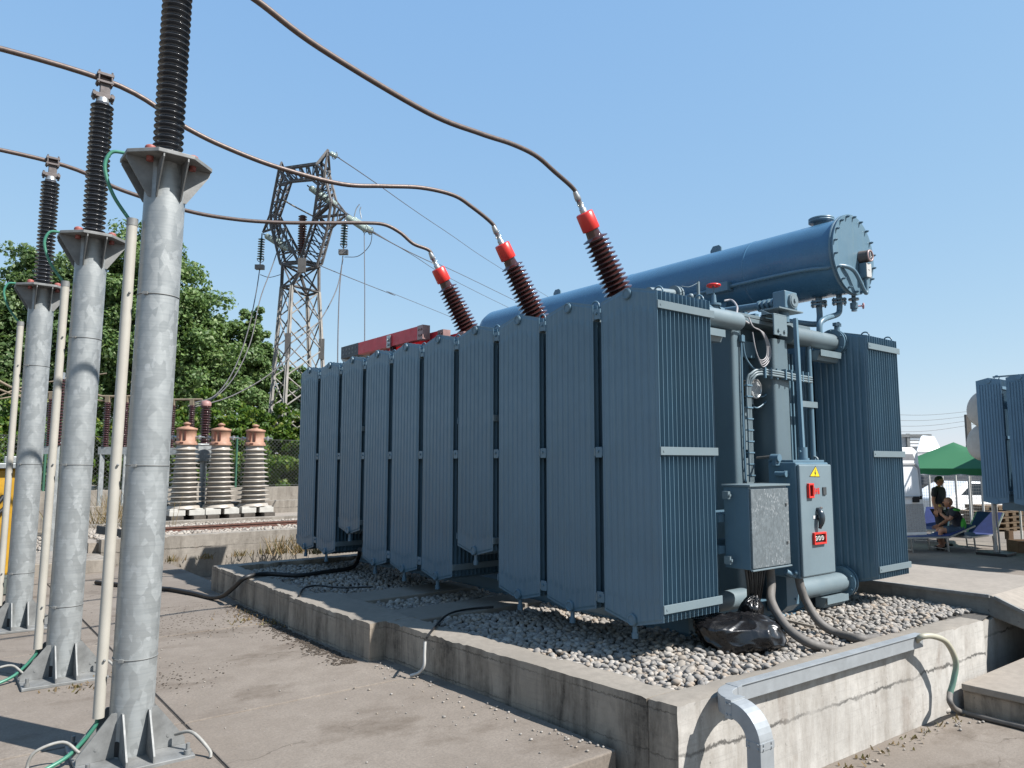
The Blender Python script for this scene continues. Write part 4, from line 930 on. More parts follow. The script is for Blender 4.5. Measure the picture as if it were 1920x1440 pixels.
m = MB(); m.sweep([q+nrm*.003]+pts2, .12, .09); obj('down_bend', m, TRUNK, duct, bevel=.003)
e = pts2[-1]; m = MB(); m.sweep([e-Z*.004, Vector((e.x, e.y, -.333))], .12, .09, nrm); obj('drop_run', m, TRUNK, duct, bevel=.003)
m = MB(); m.obox(q+nrm*.0, nrm*.022, dirr*.062, Z*.053)
for s in (-1, 1):
    for d in (-.012, .012): m.bolt(q+nrm*d-dirr*.062+Z*.03*s, -dirr, .007, .005)
obj('duct_coupler', m, TRUNK, duct, bevel=.001)
m = MB(); m.obox(C, dirr*.02, nrm*.046, Z*.053); obj('duct_coupler', m, TRUNK, duct, bevel=.001)
m = MB(); m.obox(e, dirr*.062, nrm*.048, Z*.02)
for s in (-1, 1):
    for d in (-.012, .012): m.bolt(e+Z*d-dirr*.062+nrm*.03*s, -dirr, .007, .005); m.bolt(e+Z*d+nrm*.048+dirr*.035*s, nrm, .007, .005)
obj('duct_coupler', m, TRUNK, duct, bevel=.001)
# hose at the duct end
m = MB(); m.tube([Vector((6.10, 2.70, .32)), at(1728, 1194, y=2.64), at(1750, 1193, y=2.60), at(1775, 1205, y=2.57), at(1792, 1240, y=2.56), at(1788, 1275, y=2.58), at(1781, 1300, y=2.60)], .022, 10, 8)
h = thing('garden_hose', 'cream and green hose dropping from the end of the grey duct down the pale wall', 'hose', (6.4, 2.6, -.33))
def hose_mat():
    m = NT('cream_to_green_hose'); z = m.sep(m.tc.outputs['Object'])[2]
    return m.out(m.ramp(m.math('ADD', z, m.math('MULTIPLY', m.noise(9), .1)), [(.42, (.19, .34, .27, 1)), (.60, (.50, .47, .36, 1))]), .5)
obj('hose_body', m, hose_mat(), h)
m = MB(); m.tube([at(1781, 1300, y=2.60), at(1782, 1318, y=2.56), at(1798, 1333, z=-.30), at(1850, 1347, z=-.31), at(1920, 1364, z=-.31), at(1990, 1385, z=-.31)], .022, 10, 8); obj('hose_tail', m, GREYCAB, h)
# white tube on the long wall
m = MB(); m.tube([at(797, 1203, x=3.19), at(796, 1225, x=3.18), at(795, 1248, x=3.175), at(786, 1261, x=3.16), at(770, 1267, z=.012)], .012, 8)
one('drain_tube', m, WHITEP, 'short white tube clipped to the stained wall, bending onto the paving', 'tube', (3.18, 5.2, 0))
m = MB(); m.tube([at(800, 1196, z=.335), at(812, 1180, z=.34), at(840, 1152, z=.32), at(880, 1142, z=.30), at(925, 1138, z=.30)], .010, 8)
one('thin_cable', m, BLACK, 'thin black cable curving over the wall top above the white tube', 'cable', (3.5, 5.2, .3))
m = MB(); m.tube([at(560, 1118, z=.33), at(570, 1103, z=.34), at(595, 1098, z=.32), at(640, 1102, z=.31), at(700, 1100, z=.31)], .010, 8)
one('thin_cable', m, BLACK, 'thin black cable curving over the block wall at the far end of the bed', 'cable', (3.3, 7.6, .3))
m = MB(); m.tube([at(180, 1092, z=.03), at(260, 1100, z=.03), at(320, 1105, z=.03), at(365, 1113, z=.03), at(395, 1120, z=.03), at(418, 1117, z=.08), at(440, 1100, z=.22), at(462, 1082, z=.345), at(500, 1076, z=.345), at(560, 1079, z=.30), at(610, 1072, z=.30), at(660, 1064, z=.30), at(672, 1045, z=.42), at(675, 1030, z=.60)], .028, 10, 8)
one('power_cable', m, BLACK, 'thick black cable snaking from the paving over the far wall into the pebble bed', 'cable', (2.9, 9.5, 0))
m = MB(); m.tube([at(1462, 1160, z=.285), at(1490, 1167, z=.29), at(1528, 1176, z=.285)], .013, 8); one('loose_pipe', m, plain('dull_cream_pipe', (.45, .40, .34), .6), 'short loose cream pipe lying on pebbles between the two grey conduits', 'pipe', (5.8, 3.6, .27))

# ================================================================== rubbish bag
def bag():
    bm = bmesh.new(); bmesh.ops.create_icosphere(bm, subdivisions=6, radius=1)
    from mathutils import noise as N
    for v in bm.verts:
        x, y, z = v.co; q = Vector((x, y, z))
        neck = max(0, z-.35)
        ang = math.atan2(y, x)
        lump = 1+.20*N.noise(q*1.3+Vector((3, 1, 0)))
        wv = q*1.25+N.noise_vector(q*1.1)*.55
        r1 = 1-min(1, abs(N.noise(wv+Vector((0, 5, 2))))*3.2)                       # a few long sharp folds
        r2 = 1-min(1, abs(N.noise(wv*2.1+Vector((7, 0, 3))))*3.0)
        r3 = 1-min(1, abs(N.noise(Vector((ang*1.6, z*1.2, 9))))*2.6)
        k = lump*(1-.62*neck)*(.90+.085*r1**2+.035*r2**2+.07*r3**2*min(1, .25+neck*2))
        v.co = Vector((x*k*.40, y*k*.28, z*k*(.25 if z > 0 else .16)))
        if v.co.z < -.10: v.co.z = -.10-.01*abs(N.noise(q*6))
    me = bpy.data.meshes.new('bin_bag'); bm.to_mesh(me); bm.free()
    for p in me.polygons: p.use_smooth = True
    m = NT('black_glossy_bin_liner')
    n = m.noise(7, 3, .5, m.coord((1, 1, .6)), 1.8); m.bump(n, .22, .02)
    me.materials.append(m.out((.012, .012, .014, 1), m.ramp(m.noise(6), [(.3, .20), (.7, .36)]), 0, .6))
    o = bpy.data.objects.new('bin_bag', me); COL.objects.link(o); return o
b = bag(); b.location = (5.14, 3.60, .345); b.rotation_euler = (0, 0, R(-28)); tag(b, 'crumpled black plastic rubbish bag slumped on the pebbles by the radiator foot', 'bin bag')
b2 = b.copy(); b2.name = 'bin_bag_neck'; b2.data = b.data; COL.objects.link(b2); b2.parent = b; b2.location = (.16, .16, .13); b2.scale = (.26, .34, .95); b2.rotation_euler = (.3, -.25, .8)
for k in ('label', 'category'):
    if k in b2: del b2[k]
# ================================================================== rear bay: walls, ballast, instrument transformers
wall('retaining_wall', 'far concrete wall of the rear ballast bay behind the posts, rail lying above it',
     [slabp([(2.35, 14.0), (13, 14.0), (13, 14.25), (2.35, 14.25)], -.333, .42)], CFAR, (7, 14.1, -.33))
wall('retaining_wall', 'low concrete kerb wall beneath the three cream insulator columns', [slabp([(2.0, 16.9), (14, 16.9), (14, 17.15), (2.0, 17.15)], -.2, .46)], CFAR, (8, 17, 0))
wall('retaining_wall', 'grey concrete strip wall under the chain link fence', [slabp([(-12, 21.5), (24, 20.9), (24, 21.15), (-12, 21.75)], .0, 1.0)], CFAR, (6, 21.3, 0))
wall('retaining_wall', 'weathered low wall behind the three cream insulator columns', [slabp([(2.2, 19.0), (20, 19.0), (20, 19.2), (2.2, 19.2)], .0, .72)], CFAR, (8, 19, 0))
m = MB(); m.box(2.2, 13, 14.25, 16.9, -.2, .355); m.box(2.2, 14, 17.15, 19.0, -.2, .40); obj('ballast_bed', m, plain('dusty_ballast_bed', (.36, .31, .26), .95, 0, .3, 30, .4), kind='structure')
pebbles('ballast', [(lambda x, y: True, (2.4, 9.5, 14.27, 16.88), .085, .0), (lambda x, y: True, (-1.5, 2.3, 14.3, 18.5), .12, -.25)], .03, .055, .38, 1, 12, PEBF, 'pale crushed ballast stones in the rear bay')
for k, (xa, xb, yy) in enumerate(((3.4, 6.4, 15.1), (5.3, 12.8, 15.2))):
    m = MB(); a = Vector((xa, yy, .43)); b = Vector((xb, yy+.1, .43)); m.beam(a+Z*.045, b+Z*.045, .05, .03); m.beam(a, b, .015, .07); m.beam(a-Z*.035, b-Z*.035, .09, .015)
    one('steel_rail', m, RUST, ('short rusty rail lying on pale ballast near the posts', 'long rusty rail lying on pale ballast beside the dark radiators')[k], 'rail', a)
def ct(x, y, z, label):
    t = thing('instrument_transformer', label, 'insulator', (x, y, z), 'cream porcelain instrument transformers')
    m = MB(); m.box(x-.38, x-.04, y-.36, y+.36, z+.10, z+.22); m.box(x+.04, x+.38, y-.36, y+.36, z+.10, z+.22); m.box(x-.36, x+.36, y-.30, y+.30, z+.222, z+.245); obj('base_frame', m, plain('white_base_paint', (.62, .60, .55), .6), t, bevel=.006)
    for s in (-1, 1):
        m = MB(); m.box(x+s*.24-.13, x+s*.24+.13, y-.5, y+.42, z, z+.098); obj('timber_block', m, TIMBER, t, bevel=.006)
    pr = [(.36, .246), (.34, .30), (.29, .33)]; n = 12; z0, z1 = .34, 1.64
    for k in range(n):
        q = z0+(z1-z0)*k/n; d = (z1-z0)/n; f = 1-.30*(k/n)**1.2
        pr += [(.275*f, q), (.275*f, q+d*.42), (.355*f+.02, q+d*.50), (.36*f+.02, q+d*.60), (.30*f, q+d*.74)]
    pr += [(.20, z1+.02), (.20, z1+.06)]
    m = MB(); m.lathe((x, y, z), Z, pr, 32); obj('porcelain', m, PORC, t)
    m = MB(); m.lathe((x, y, z), Z, [(.25, 1.70), (.25, 1.78), (.215, 1.785), (.215, 2.03), (.235, 2.04), (.235, 2.08), (.10, 2.12), (.06, 2.125), (.06, 2.17), (.085, 2.172), (.085, 2.20), (.02, 2.23)], 32); h = obj('tank_head', m, ORANGE, t)
    d = -FWD
    for s in (-.05, .06):
        m = MB(); c = Vector((x, y, z+1.91))+d*.212+_R*s; m.obox(c, _R*.018, d*.02, Z*.10); obj('oil_window', m, plain('rust_brown_trim', (.16, .05, .03), .6) if 'rust_brown_trim' not in bpy.data.materials else bpy.data.materials['rust_brown_trim'], h)
    m = MB(); c = Vector((x, y, z+1.745))+d*.252; m.obox(c, _R*.04, d*.003, Z*.015); obj('name_tag', m, bpy.data.materials['rust_brown_trim'], h)
    for s in (-1, 1):
        m = MB(); c = Vector((x, y, z+1.88)); m.cyl(c+_R*s*.20, c+_R*s*.30, .03, n=10); m.cyl(c+_R*s*.30, c+_R*s*.42, .016, n=8); m.obox(c+_R*s*.31, _R*.012, d*.05, Z*.05); obj('head_terminal', m, ALU, h)
    return t
for (px, lab) in ((346, 'cream porcelain column with orange head next to the nearest post, leftmost of three'), (411, 'cream porcelain column with orange head, middle of three'), (476, 'cream porcelain column with orange head beside the tower foot, rightmost of three')):
    p = at(px, 900, y=18.15+.05*(px > 440)); ct(p.x, p.y, .405, lab)
def post_ins(m, c, z0, z1, r, n):
    pr = [(r*.7, z0)]; d = (z1-z0)/n
    for k in range(n): q = z0+d*k; pr += [(r*.62, q+d*.1), (r, q+d*.35), (r, q+d*.5), (r*.62, q+d*.85)]
    pr += [(r*.6, z1)]; m.lathe(c, Z, pr, 16)
# slim apparatus on a grey pole (breaker head)
p = at(381, 880, y=18.9); t = thing('breaker_pole', 'dark ribbed insulator on grey box and slender pole between the first two cream columns', 'insulator', (p.x, p.y, .40))
m = MB(); m.cyl((p.x, p.y, .40), (p.x, p.y, 1.72), .075, n=16); m.cyl((p.x-.16, p.y, .40), (p.x-.16, p.y, 1.5), .028, n=10); obj('pole', m, GALV, t)
m = MB(); m.box(p.x-.18, p.x+.18, p.y-.15, p.y+.15, 1.72, 2.12); m.box(p.x-.20, p.x+.20, p.y-.17, p.y+.17, 2.121, 2.15); obj('drive_box', m, GALV, t, bevel=.02)
m = MB(); post_ins(m, Vector((p.x, p.y, 0)), 2.151, 3.08, .135, 15); obj('insulator', m, BRNINS, t)
m = MB(); m.lathe((p.x, p.y, 0), Z, [(.12, 3.08), (.125, 3.16), (.09, 3.20), (.02, 3.22)], 16); obj('cap', m, plain('pinkish_cap_paint', (.42, .22, .20), .5), t)
# disconnector: two insulator pairs on a steel beam, tan tubes above
def disco(px, w, label):
    p = at(px, 850, y=20.0); t = thing('disconnector', label, 'switch', (p.x, p.y, .4))
    m = MB(); m.obox((p.x, p.y, 1.98), _R*w, FWD*.06, Z*.09); obj('beam', m, GALV, t)
    for s in (-1, 1):
        m = MB(); m.beam((p.x+_R.x*s*w*.8, p.y+_R.y*s*w*.8, .3), (p.x+_R.x*s*w*.8, p.y+_R.y*s*w*.8, 1.9), .1); obj('support_leg', m, GALV, t)
        q = p+_R*s*w*.62; m = MB(); post_ins(m, Vector((q.x, q.y, 0)), 2.07, 3.15, .085, 20); obj('insulator', m, BRNINS, t)
        m = MB(); m.obox((q.x, q.y, 3.23), _R*.05, FWD*.05, Z*.08); obj('switch_head', m, TAN, t)
    m = MB(); a = p+_R*w*.62; b = p-_R*w*.62; a.z = b.z = 3.30; m.tube([b-_R*1.1+Z*.45, b-_R*.3+Z*.05, b, a, a+_R*.25], .028, 8); m.tube([b-_R*1.1+Z*.22, b-_R*.3-Z*.08, b-Z*.1], .022, 8); obj('contact_arm', m, TAN, t)
    return t
disco(214, .36, 'brown insulator pair on a steel beam with tan tubes, seen between middle and nearest posts')
disco(338, .40, 'brown insulator pair on a steel beam with tan tubes, just right of the nearest post')
disco(70, .40, 'brown insulator pair with tan tubes, hidden mostly behind the farthest post')
p = at(107, 800, y=15.5); t = thing('surge_arrester', 'purple brown ribbed surge arrester between the two rear posts', 'insulator', (p.x, p.y, .1))
m = MB(); m.beam((p.x, p.y, .1), (p.x, p.y, 2.0), .12); obj('stand', m, GALV, t)
m = MB(); post_ins(m, Vector((p.x, p.y, 0)), 2.0, 3.2, .11, 22); obj('insulator', m, BRNINS, t)
m = MB(); m.cyl((p.x, p.y, 3.2), (p.x, p.y, 3.32), .08, n=14); obj('cap', m, ALU, t)
# plinth with leaning plate and yellow machine at the left
m = MB(); p = at(183, 1062, z=0); m.box(.9, 2.34, 13.2, 15.0, -.01, .19); one('plinth', m, CFAR, 'low concrete plinth on the paving between middle and nearest posts', 'plinth', (1.6, 14, 0), bevel=.012)
m = MB(); a = at(178, 1020, z=.22); b = at(236, 1032, z=.22); m.prism([a, b, b+Vector((.05, .25, .30)), a+Vector((.05, .25, .30))], (.01, .02, .015)); one('steel_plate', m, plain('dark_steel_plate', (.045, .04, .036), .6, .4, .3), 'dark steel plate leaning up from the low plinth beside the nearest post', 'plate', a)
t = thing('generator', 'yellow machine with grey lid and black hoses at the left edge', 'machine', (-.3, 12.4, 0))
m = MB(); m.box(-2.6, .93, 11.7, 13.6, .25, 1.62); obj('housing', m, YELLOW, t, bevel=.03)
m = MB(); m.box(-2.4, .72, 11.66, 11.699, .40, 1.50); obj('open_side', m, plain('dark_engine_bay', (.035, .028, .012), .7, 0, .6, 5), t)
m = MB(); m.box(-2.7, 1.02, 11.6, 13.7, 1.622, 1.69); m.box(.78, .95, 11.62, 11.75, 1.69, 1.78); obj('lid', m, GALV, t, bevel=.01)
m = MB(); m.box(-2.6, 1.0, 11.64, 13.6, .02, .12); obj('base_frame', m, plain('green_grey_frame', (.13, .15, .13), .6), t)
for z in (.60, .48):
    m = MB(); m.cyl((-2.5, 11.55, z), (.86, 11.55, z), .028, n=10); obj('guard_rail', m, plain('bright_yellow_rail', (.85, .62, .02), .4), t)
for k, (x0, z0, x1, z1) in enumerate(((.1, 1.3, .7, 1.15), (.0, .9, .75, 1.05), (.2, .7, .6, .95), (.3, 1.4, .55, .75))):
    m = MB(); m.tube([(x0, 11.64, z0), ((x0+x1)/2, 11.58, (z0+z1)/2-.15), (x1, 11.62, z1), (x1+.1, 11.66, z1+.12)], .026, 8); obj('hose', m, BLACK, t)
m = MB(); m.box(.30, .60, 11.63, 11.66, .70, 1.0); obj('engine_cover', m, YELLOW, t, bevel=.02)
# ================================================================== fence
def fence(a, b, z0, h, label, step=2.4, mesh=.11, posts_mat=None):
    a, b = Vector(a), Vector(b); L = (b-a).length; d = (b-a)/L; n = Vector((-d.y, d.x, 0))
    t = thing('chain_link_fence', label, 'fence', (a+b)/2+Z*z0)
    k = int(L/step)+1
    for i in range(k+1):
        q = a+d*L*i/k; m = MB(); m.cyl((q.x, q.y, z0), (q.x, q.y, z0+h+.1), .03, n=8); obj('fence_post', m, posts_mat or GREENP, t)
    m = MB(); w = .004; nn = int((L+h)/mesh)
    for i in range(nn):
        for s in (0, 1):
            u0 = i*mesh-h; u1 = u0+h; za, zb = z0, z0+h
            if u0 < 0: za = z0-u0; u0 = 0
            if u1 > L: zb = z0+h-(u1-L); u1 = L
            if zb <= za: continue
            if s: p0 = a+d*(L-u0); p1 = a+d*(L-u1)
            else: p0 = a+d*u0; p1 = a+d*u1
            A = Vector((p0.x, p0.y, za))+n*.004*s; B = Vector((p1.x, p1.y, zb))+n*.004*s
            o = [n*w, -n*w*.5+d*w*.8, -n*w*.5-d*w*.8]; m.add([A+q for q in o]+[B+q for q in o], [(0, 1, 4, 3), (1, 2, 5, 4), (2, 0, 3, 5)])
    for z in (z0+.05, z0+h): m.cyl(a+Z*(z-a.z), b+Z*(z-b.z), .005, n=5)
    o = obj('wire_mesh', m, plain('dull_fence_wire', (.16, .17, .16), .6, .4) if 'dull_fence_wire' not in bpy.data.materials else bpy.data.materials['dull_fence_wire'], t); o['kind'] = 'stuff'
    return t
GREENP = plain('green_fence_post', (.05, .16, .10), .5)
fence((-11.5, 21.65, 0), (16, 21.05, 0), 1.0, 1.35, 'green posted chain link fence in front of the hedge, behind the insulators')
# ================================================================== vegetation
def leaves(centres, n, size, seed, up=.35):
    """small folded leaf quads scattered through clumps; centres: (x, y, z, radius)"""
    rs = np.random.RandomState(seed); C_ = np.array(centres); wt = C_[:, 3]**2; wt /= wt.sum()
    idx = rs.choice(len(C_), n, p=wt)
    d = rs.normal(size=(n, 3)); d /= np.linalg.norm(d, axis=1)[:, None]
    rr = C_[idx, 3]*rs.uniform(.12, 1, n)**.5
    P = C_[idx, :3]+d*rr[:, None]*np.array([1, 1, .8])
    nrm = d*.75+rs.normal(size=(n, 3))*.55+np.array([0, 0, up]); nrm /= np.linalg.norm(nrm, axis=1)[:, None]
    t = np.cross(nrm, rs.normal(size=(n, 3))); t /= np.linalg.norm(t, axis=1)[:, None]; b = np.cross(nrm, t)
    s = size*rs.uniform(.6, 1.3, n)[:, None]
    V = np.stack([P-t*s*.5, P+b*s*.38-nrm*s*.06, P+t*s*.6, P-b*s*.38-nrm*s*.06], 1).reshape(-1, 3)
    F_ = np.arange(n*4).reshape(-1, 4); return V, F_
def tree(label, base, h, crown, nl, size, mat, seed, cat='tree', name='poplar_tree', group=None, trunk_r=.22):
    """crown: list of big lobes (dr, dd, z, radius) in metres right/deep of the trunk"""
    rs = np.random.RandomState(seed); base = Vector(base); cl = []
    for (dr, dd, z, r) in crown:
        k = int(34*r*r/4)+12
        for _ in range(k):
            v = rs.normal(size=3); v /= np.linalg.norm(v); q = r*rs.uniform(.35, 1.0)
            p = base+_R*(dr+v[0]*q)+FWD*(dd+v[1]*q)+Z*(z+v[2]*q*1.1)
            cl.append((p.x, p.y, p.z, r*rs.uniform(.20, .42)))
    t = thing(name, label, cat, base, group)
    V, F_ = leaves(cl, nl, size, seed); V = V-np.array(base)
    o = from_np('crown', V, F_, mat); o.parent = t; ORG[o.name] = base; o['kind'] = 'stuff'
    m = MB(); top = base+Z*h*.8; m.tube([base, base+Z*h*.25+_R*.1, base+Z*h*.5-_R*.1, top], lambda q: trunk_r*(1-.85*q), 10)
    obj('trunk', m, BARK, t)
    for i in range(6):
        c = crown[rs.randint(len(crown))]; a = base+Z*h*rs.uniform(.2, .5); e = base+_R*c[0]+FWD*c[1]+Z*c[2]
        m = MB(); m.tube([a, a*.6+e*.4+Z*.3, e], lambda q: trunk_r*.45*(1-.8*q), 7); obj('limb', m, BARK, t)
    return t
def tpos(px, d, z=.3): p = at(px, 867, d=d); p.z = z; return p
s_ = 1384/38.0
def lob(px, py, d, base_px, r): return ((px-base_px)*d/1384, 0, 1.7+(867-py)*d/1384, r)
d = 38; b0 = tpos(245, d)
tree('tall poplar, widest crown, rising behind the nearest post', b0, 11, [lob(235, 490, d, 245, 1.8), lob(270, 545, d, 245, 2.2), lob(325, 565, d, 245, 1.6), lob(355, 630, d, 245, 2.1), lob(250, 640, d, 245, 2.8), lob(330, 690, d, 245, 2.7), lob(230, 740, d, 245, 2.5), lob(395, 670, d, 245, 1.4), lob(400, 725, d, 245, 1.8), lob(300, 500, d, 245, 1.0)], 76000, .20, LEAFP, 21, trunk_r=.35)
b0 = tpos(60, d)
tree('poplar with pale leaf undersides at the left edge behind the farthest post', b0, 10, [lob(30, 530, d, 60, 1.6), lob(95, 560, d, 60, 1.9), lob(10, 610, d, 60, 2.2), lob(80, 650, d, 60, 2.4), lob(-30, 690, d, 60, 2.3), lob(40, 740, d, 60, 2.4), lob(150, 600, d, 60, 1.7), lob(165, 690, d, 60, 2.3), lob(140, 530, d, 60, 1.3), lob(185, 520, d, 60, 1.3)], 68000, .21, LEAFD, 22, trunk_r=.35)
b0 = tpos(455, 40)
tree('slimmer poplar just left of the lattice tower', b0, 9, [lob(455, 640, 40, 455, 1.3), lob(470, 700, 40, 455, 1.4), lob(440, 730, 40, 455, 1.8), lob(425, 680, 40, 455, 1.2), lob(480, 760, 40, 455, 1.2), lob(462, 605, 40, 455, .7)], 34000, .20, LEAFP, 23)
b0 = tpos(560, 42)
tree('dark tree seen through the foot of the lattice tower', b0, 6, [lob(545, 740, 42, 560, 1.3), lob(590, 760, 42, 560, 1.8), lob(560, 800, 42, 560, 1.9), lob(640, 790, 42, 560, 1.7), lob(520, 800, 42, 560, 1.3)], 20000, .25, LEAFD, 24)
b0 = tpos(-80, 36)
tree('dark tree cut off by the left edge of the photo', b0, 9, [lob(-60, 600, 36, -80, 2.0), lob(-100, 680, 36, -80, 2.4), lob(-40, 740, 36, -80, 2.2)], 20000, .26, LEAFD, 25)
for i, (px, pt, r, lab, mt) in enumerate(((360, 790, 1.0, 'bright green bush behind the leftmost cream column', LEAFB), (425, 800, .95, 'bright green bush behind the middle cream column', LEAFB), (490, 812, .9, 'bright green bush behind the rightmost cream column', LEAFB), (275, 800, 1.05, 'mid green bush hidden behind the nearest post', LEAFB), (215, 812, .95, 'mid green bush between middle and nearest posts behind the fence', LEAFB), (30, 800, 1.1, 'yellowish green bush behind the farthest post at the left edge', LEAFB), (-30, 830, 1.0, 'yellowish green bush cut by the left edge', LEAFB), (130, 820, 1.0, 'green bush between farthest and middle posts', LEAFP), (545, 825, .95, 'green bush behind the feet of the lattice tower', LEAFB), (600, 840, .9, 'green bush hidden behind the farthest radiator', LEAFB))):
    dd = 25.5; b0 = tpos(px, dd); zt = 1.7+(867-pt)*dd/1384
    tree(lab, b0, 1.5, [(-.5*r, 0, zt-.4, r*.8), (.4*r, .2, zt-.1, r*.8), (0, 0, zt-1.1, r*1.1), (-.2, -.2, zt-1.6, r)], 8000, .14, mt, 40+i, 'bush', 'hedge_bush', 'bushes along the fence', .06)
def weeds(name, cs, n, h, seed, mat, label):
    rs = np.random.RandomState(seed); V = []; 
    for i in range(n):
        c = cs[rs.randint(len(cs))]; a = rs.uniform(0, 6.28); r = abs(rs.normal(0, c[3])); x = c[0]+r*math.cos(a); y = c[1]+r*math.sin(a); hh = h*rs.uniform(.4, 1.2); l = rs.normal(0, .45, 2)*hh; w_ = .006+.006*rs.rand(); t_ = rs.uniform(0, 3.14)
        dx, dy = w_*math.cos(t_), w_*math.sin(t_)
        V += [(x-dx, y-dy, c[2]), (x+dx, y+dy, c[2]), (x+l[0]+dx*.4, y+l[1]+dy*.4, c[2]+hh), (x+l[0]-dx*.4, y+l[1]-dy*.4, c[2]+hh)]
    o = from_np(name, V, np.arange(n*4).reshape(-1, 4), mat); o['kind'] = 'stuff'; o['label'] = label
p = at(552, 1030, y=13.6); weeds('dry_weeds', [(p.x+.1, 13.6, 0, .16), (p.x-.2, 13.8, 0, .18), (p.x+.35, 13.3, .0, .2)], 240, .30, 3, DRY, 'dry straw coloured weeds at the foot of the far wall')
p2 = at(300, 1050, y=13.8); weeds('dry_weeds', [(x, 13.86, 0, .12) for x in (2.8, 3.4, 4.0, 4.6, 5.1)], 260, .10, 4, DRY, 'thin dry weeds along the far wall base')
p3 = at(200, 930, y=17.5); weeds('dry_weeds', [(p3.x, 17.3, .15, .5), (p3.x+.4, 17, .15, .4)], 300, .8, 5, DRY, 'tall dry weeds between middle and nearest posts')
weeds('moss_tufts', [(2.97, 8.6, 0, .18), (2.98, 7.9, 0, .12), (2.8, 8.2, 0, .2), (1.0, 6.6, 0, .12), (1.35, 6.7, 0, .12)], 200, .03, 8, DRY, 'small dry tufts in the paving joints')
# ================================================================== lattice tower
TD = 28.0
def tn(px, py, d): return at(px, py, d=d)
tw = thing('lattice_tower', 'dark steel lattice power tower behind the farthest radiators', 'power tower', tpos(560, TD))
TOWERL = plain('sunlit_tower_steel', (.40, .375, .34), .7, .1, .3, 3)  # same steel as the tower head, sunlight painted in as a paler tone
def member(a, b, w_=.06, nm='brace', mt=None):
    m = MB(); m.beam(a, b, w_, w_*.35); m.beam(a, b, w_*.35, w_); return obj(nm, m, mt or TOWER, tw)
LG = {'l': ((492, 935, 28.0), (530, 495, 28.0)), 'f': ((523, 938, 27.1), (566, 505, 27.4)), 'r': ((618, 930, 28.4), (598, 500, 28.4)), 'b': ((588, 925, 29.4), (562, 512, 28.9))}
wst = {'l': (528, 538, 28.0), 'f': (547, 535, 27.4), 'r': (598, 548, 28.3), 'b': (576, 554, 28.9)}
wp = {k: tn(*v) for k, v in wst.items()}; bp = {k: tn(*v[0]) for k, v in LG.items()}
for k in 'lfrb':
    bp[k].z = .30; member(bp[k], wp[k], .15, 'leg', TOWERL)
for a, b in (('l', 'f'), ('f', 'r'), ('r', 'b'), ('b', 'l')):
    member(wp[a], wp[b], .10); N_ = 7
    for i in range(N_):
        t0, t1 = i/N_, (i+1)/N_
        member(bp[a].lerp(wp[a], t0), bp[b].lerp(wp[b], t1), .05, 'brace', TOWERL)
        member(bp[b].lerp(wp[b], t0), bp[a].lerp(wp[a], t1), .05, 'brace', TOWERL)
np_ = {k: tn(*LG[k][1]) for k in 'lfrb'}
for k in 'lfrb': member(wp[k], np_[k], .12, 'leg')
for a, b in (('l', 'f'), ('f', 'r'), ('r', 'b'), ('b', 'l')): member(np_[a], np_[b], .09); member(wp[a], np_[b], .06); member(wp[b], np_[a], .06)
def pair(px, py, d=None):
    d = d if d else 28.2-(px-565)*.010
    return tn(px-4, py+1.5, d-.5), tn(px+5, py-2, d+.5)
ND = {k: pair(*v) for k, v in dict(c=(565, 492), li=(520, 408), lo=(514, 428), ri=(592, 408), ro=(617, 430), lu=(511, 398), ru=(625, 378), lm=(528, 345), lmi=(541, 345), rm=(601, 345), rmo=(613, 330), tl=(527, 317), tl2=(545, 340), tr=(597, 307), tr2=(590, 336), tre=(613, 322), le=(530, 494), re=(598, 498)).items()}
lp = tn(528, 304, 28.6); rp = tn(615, 281, 27.7); lt = tn(493, 435, 29.0); rt = tn(650, 402, 27.2)
chords = ['le-lo', 'lo-lu', 'lu-tl', 'c-li', 'li-lmi', 'lmi-tl2', 'c-ri', 'ri-rm', 'rm-tr', 're-ro', 'ro-ru', 'ru-rmo', 'rmo-tre', 'tl-tr', 'tl2-tr2', 'tr-tre', 'tl-tl2', 'lu-li', 'ri-ru', 'lo-li', 'ri-ro', 'c-le', 'c-re', 'tr2-rm', 'lm-lmi']
for c in chords:
    a, b = c.split('-')
    for s in (0, 1): member(ND[a][s], ND[b][s], .10, 'chord')
def lace(a0, a1, b0, b1, n, w_=.045):
    for s in (0, 1):
        for i in range(n):
            p0 = ND[a0][s].lerp(ND[a1][s], i/n); p1 = ND[b0][s].lerp(ND[b1][s], (i+1)/n); q1 = ND[a0][s].lerp(ND[a1][s], (i+1)/n)
            member(p0, p1, w_); member(p1, q1, w_)
lace('le', 'lo', 'c', 'li', 4); lace('re', 'ro', 'c', 'ri', 4); lace('lu', 'tl', 'li', 'lmi', 4); lace('ru', 'rmo', 'ri', 'rm', 4); lace('tl', 'tr', 'tl2', 'tr2', 5); lace('rmo', 'tre', 'rm', 'tr', 2)
for a, b in (('le', 'lo'), ('c', 'li'), ('c', 'ri'), ('re', 'ro'), ('lu', 'tl'), ('ru', 'tre'), ('tl', 'tr'), ('tl2', 'tr2'), ('li', 'lmi'), ('ri', 'rm')):
    for i in range(5):
        p0 = ND[a][0].lerp(ND[b][0], i/4); p1 = ND[a][1].lerp(ND[b][1], i/4); member(p0, p1, .04)
        if i < 4: member(p0, ND[a][1].lerp(ND[b][1], (i+1)/4), .04)
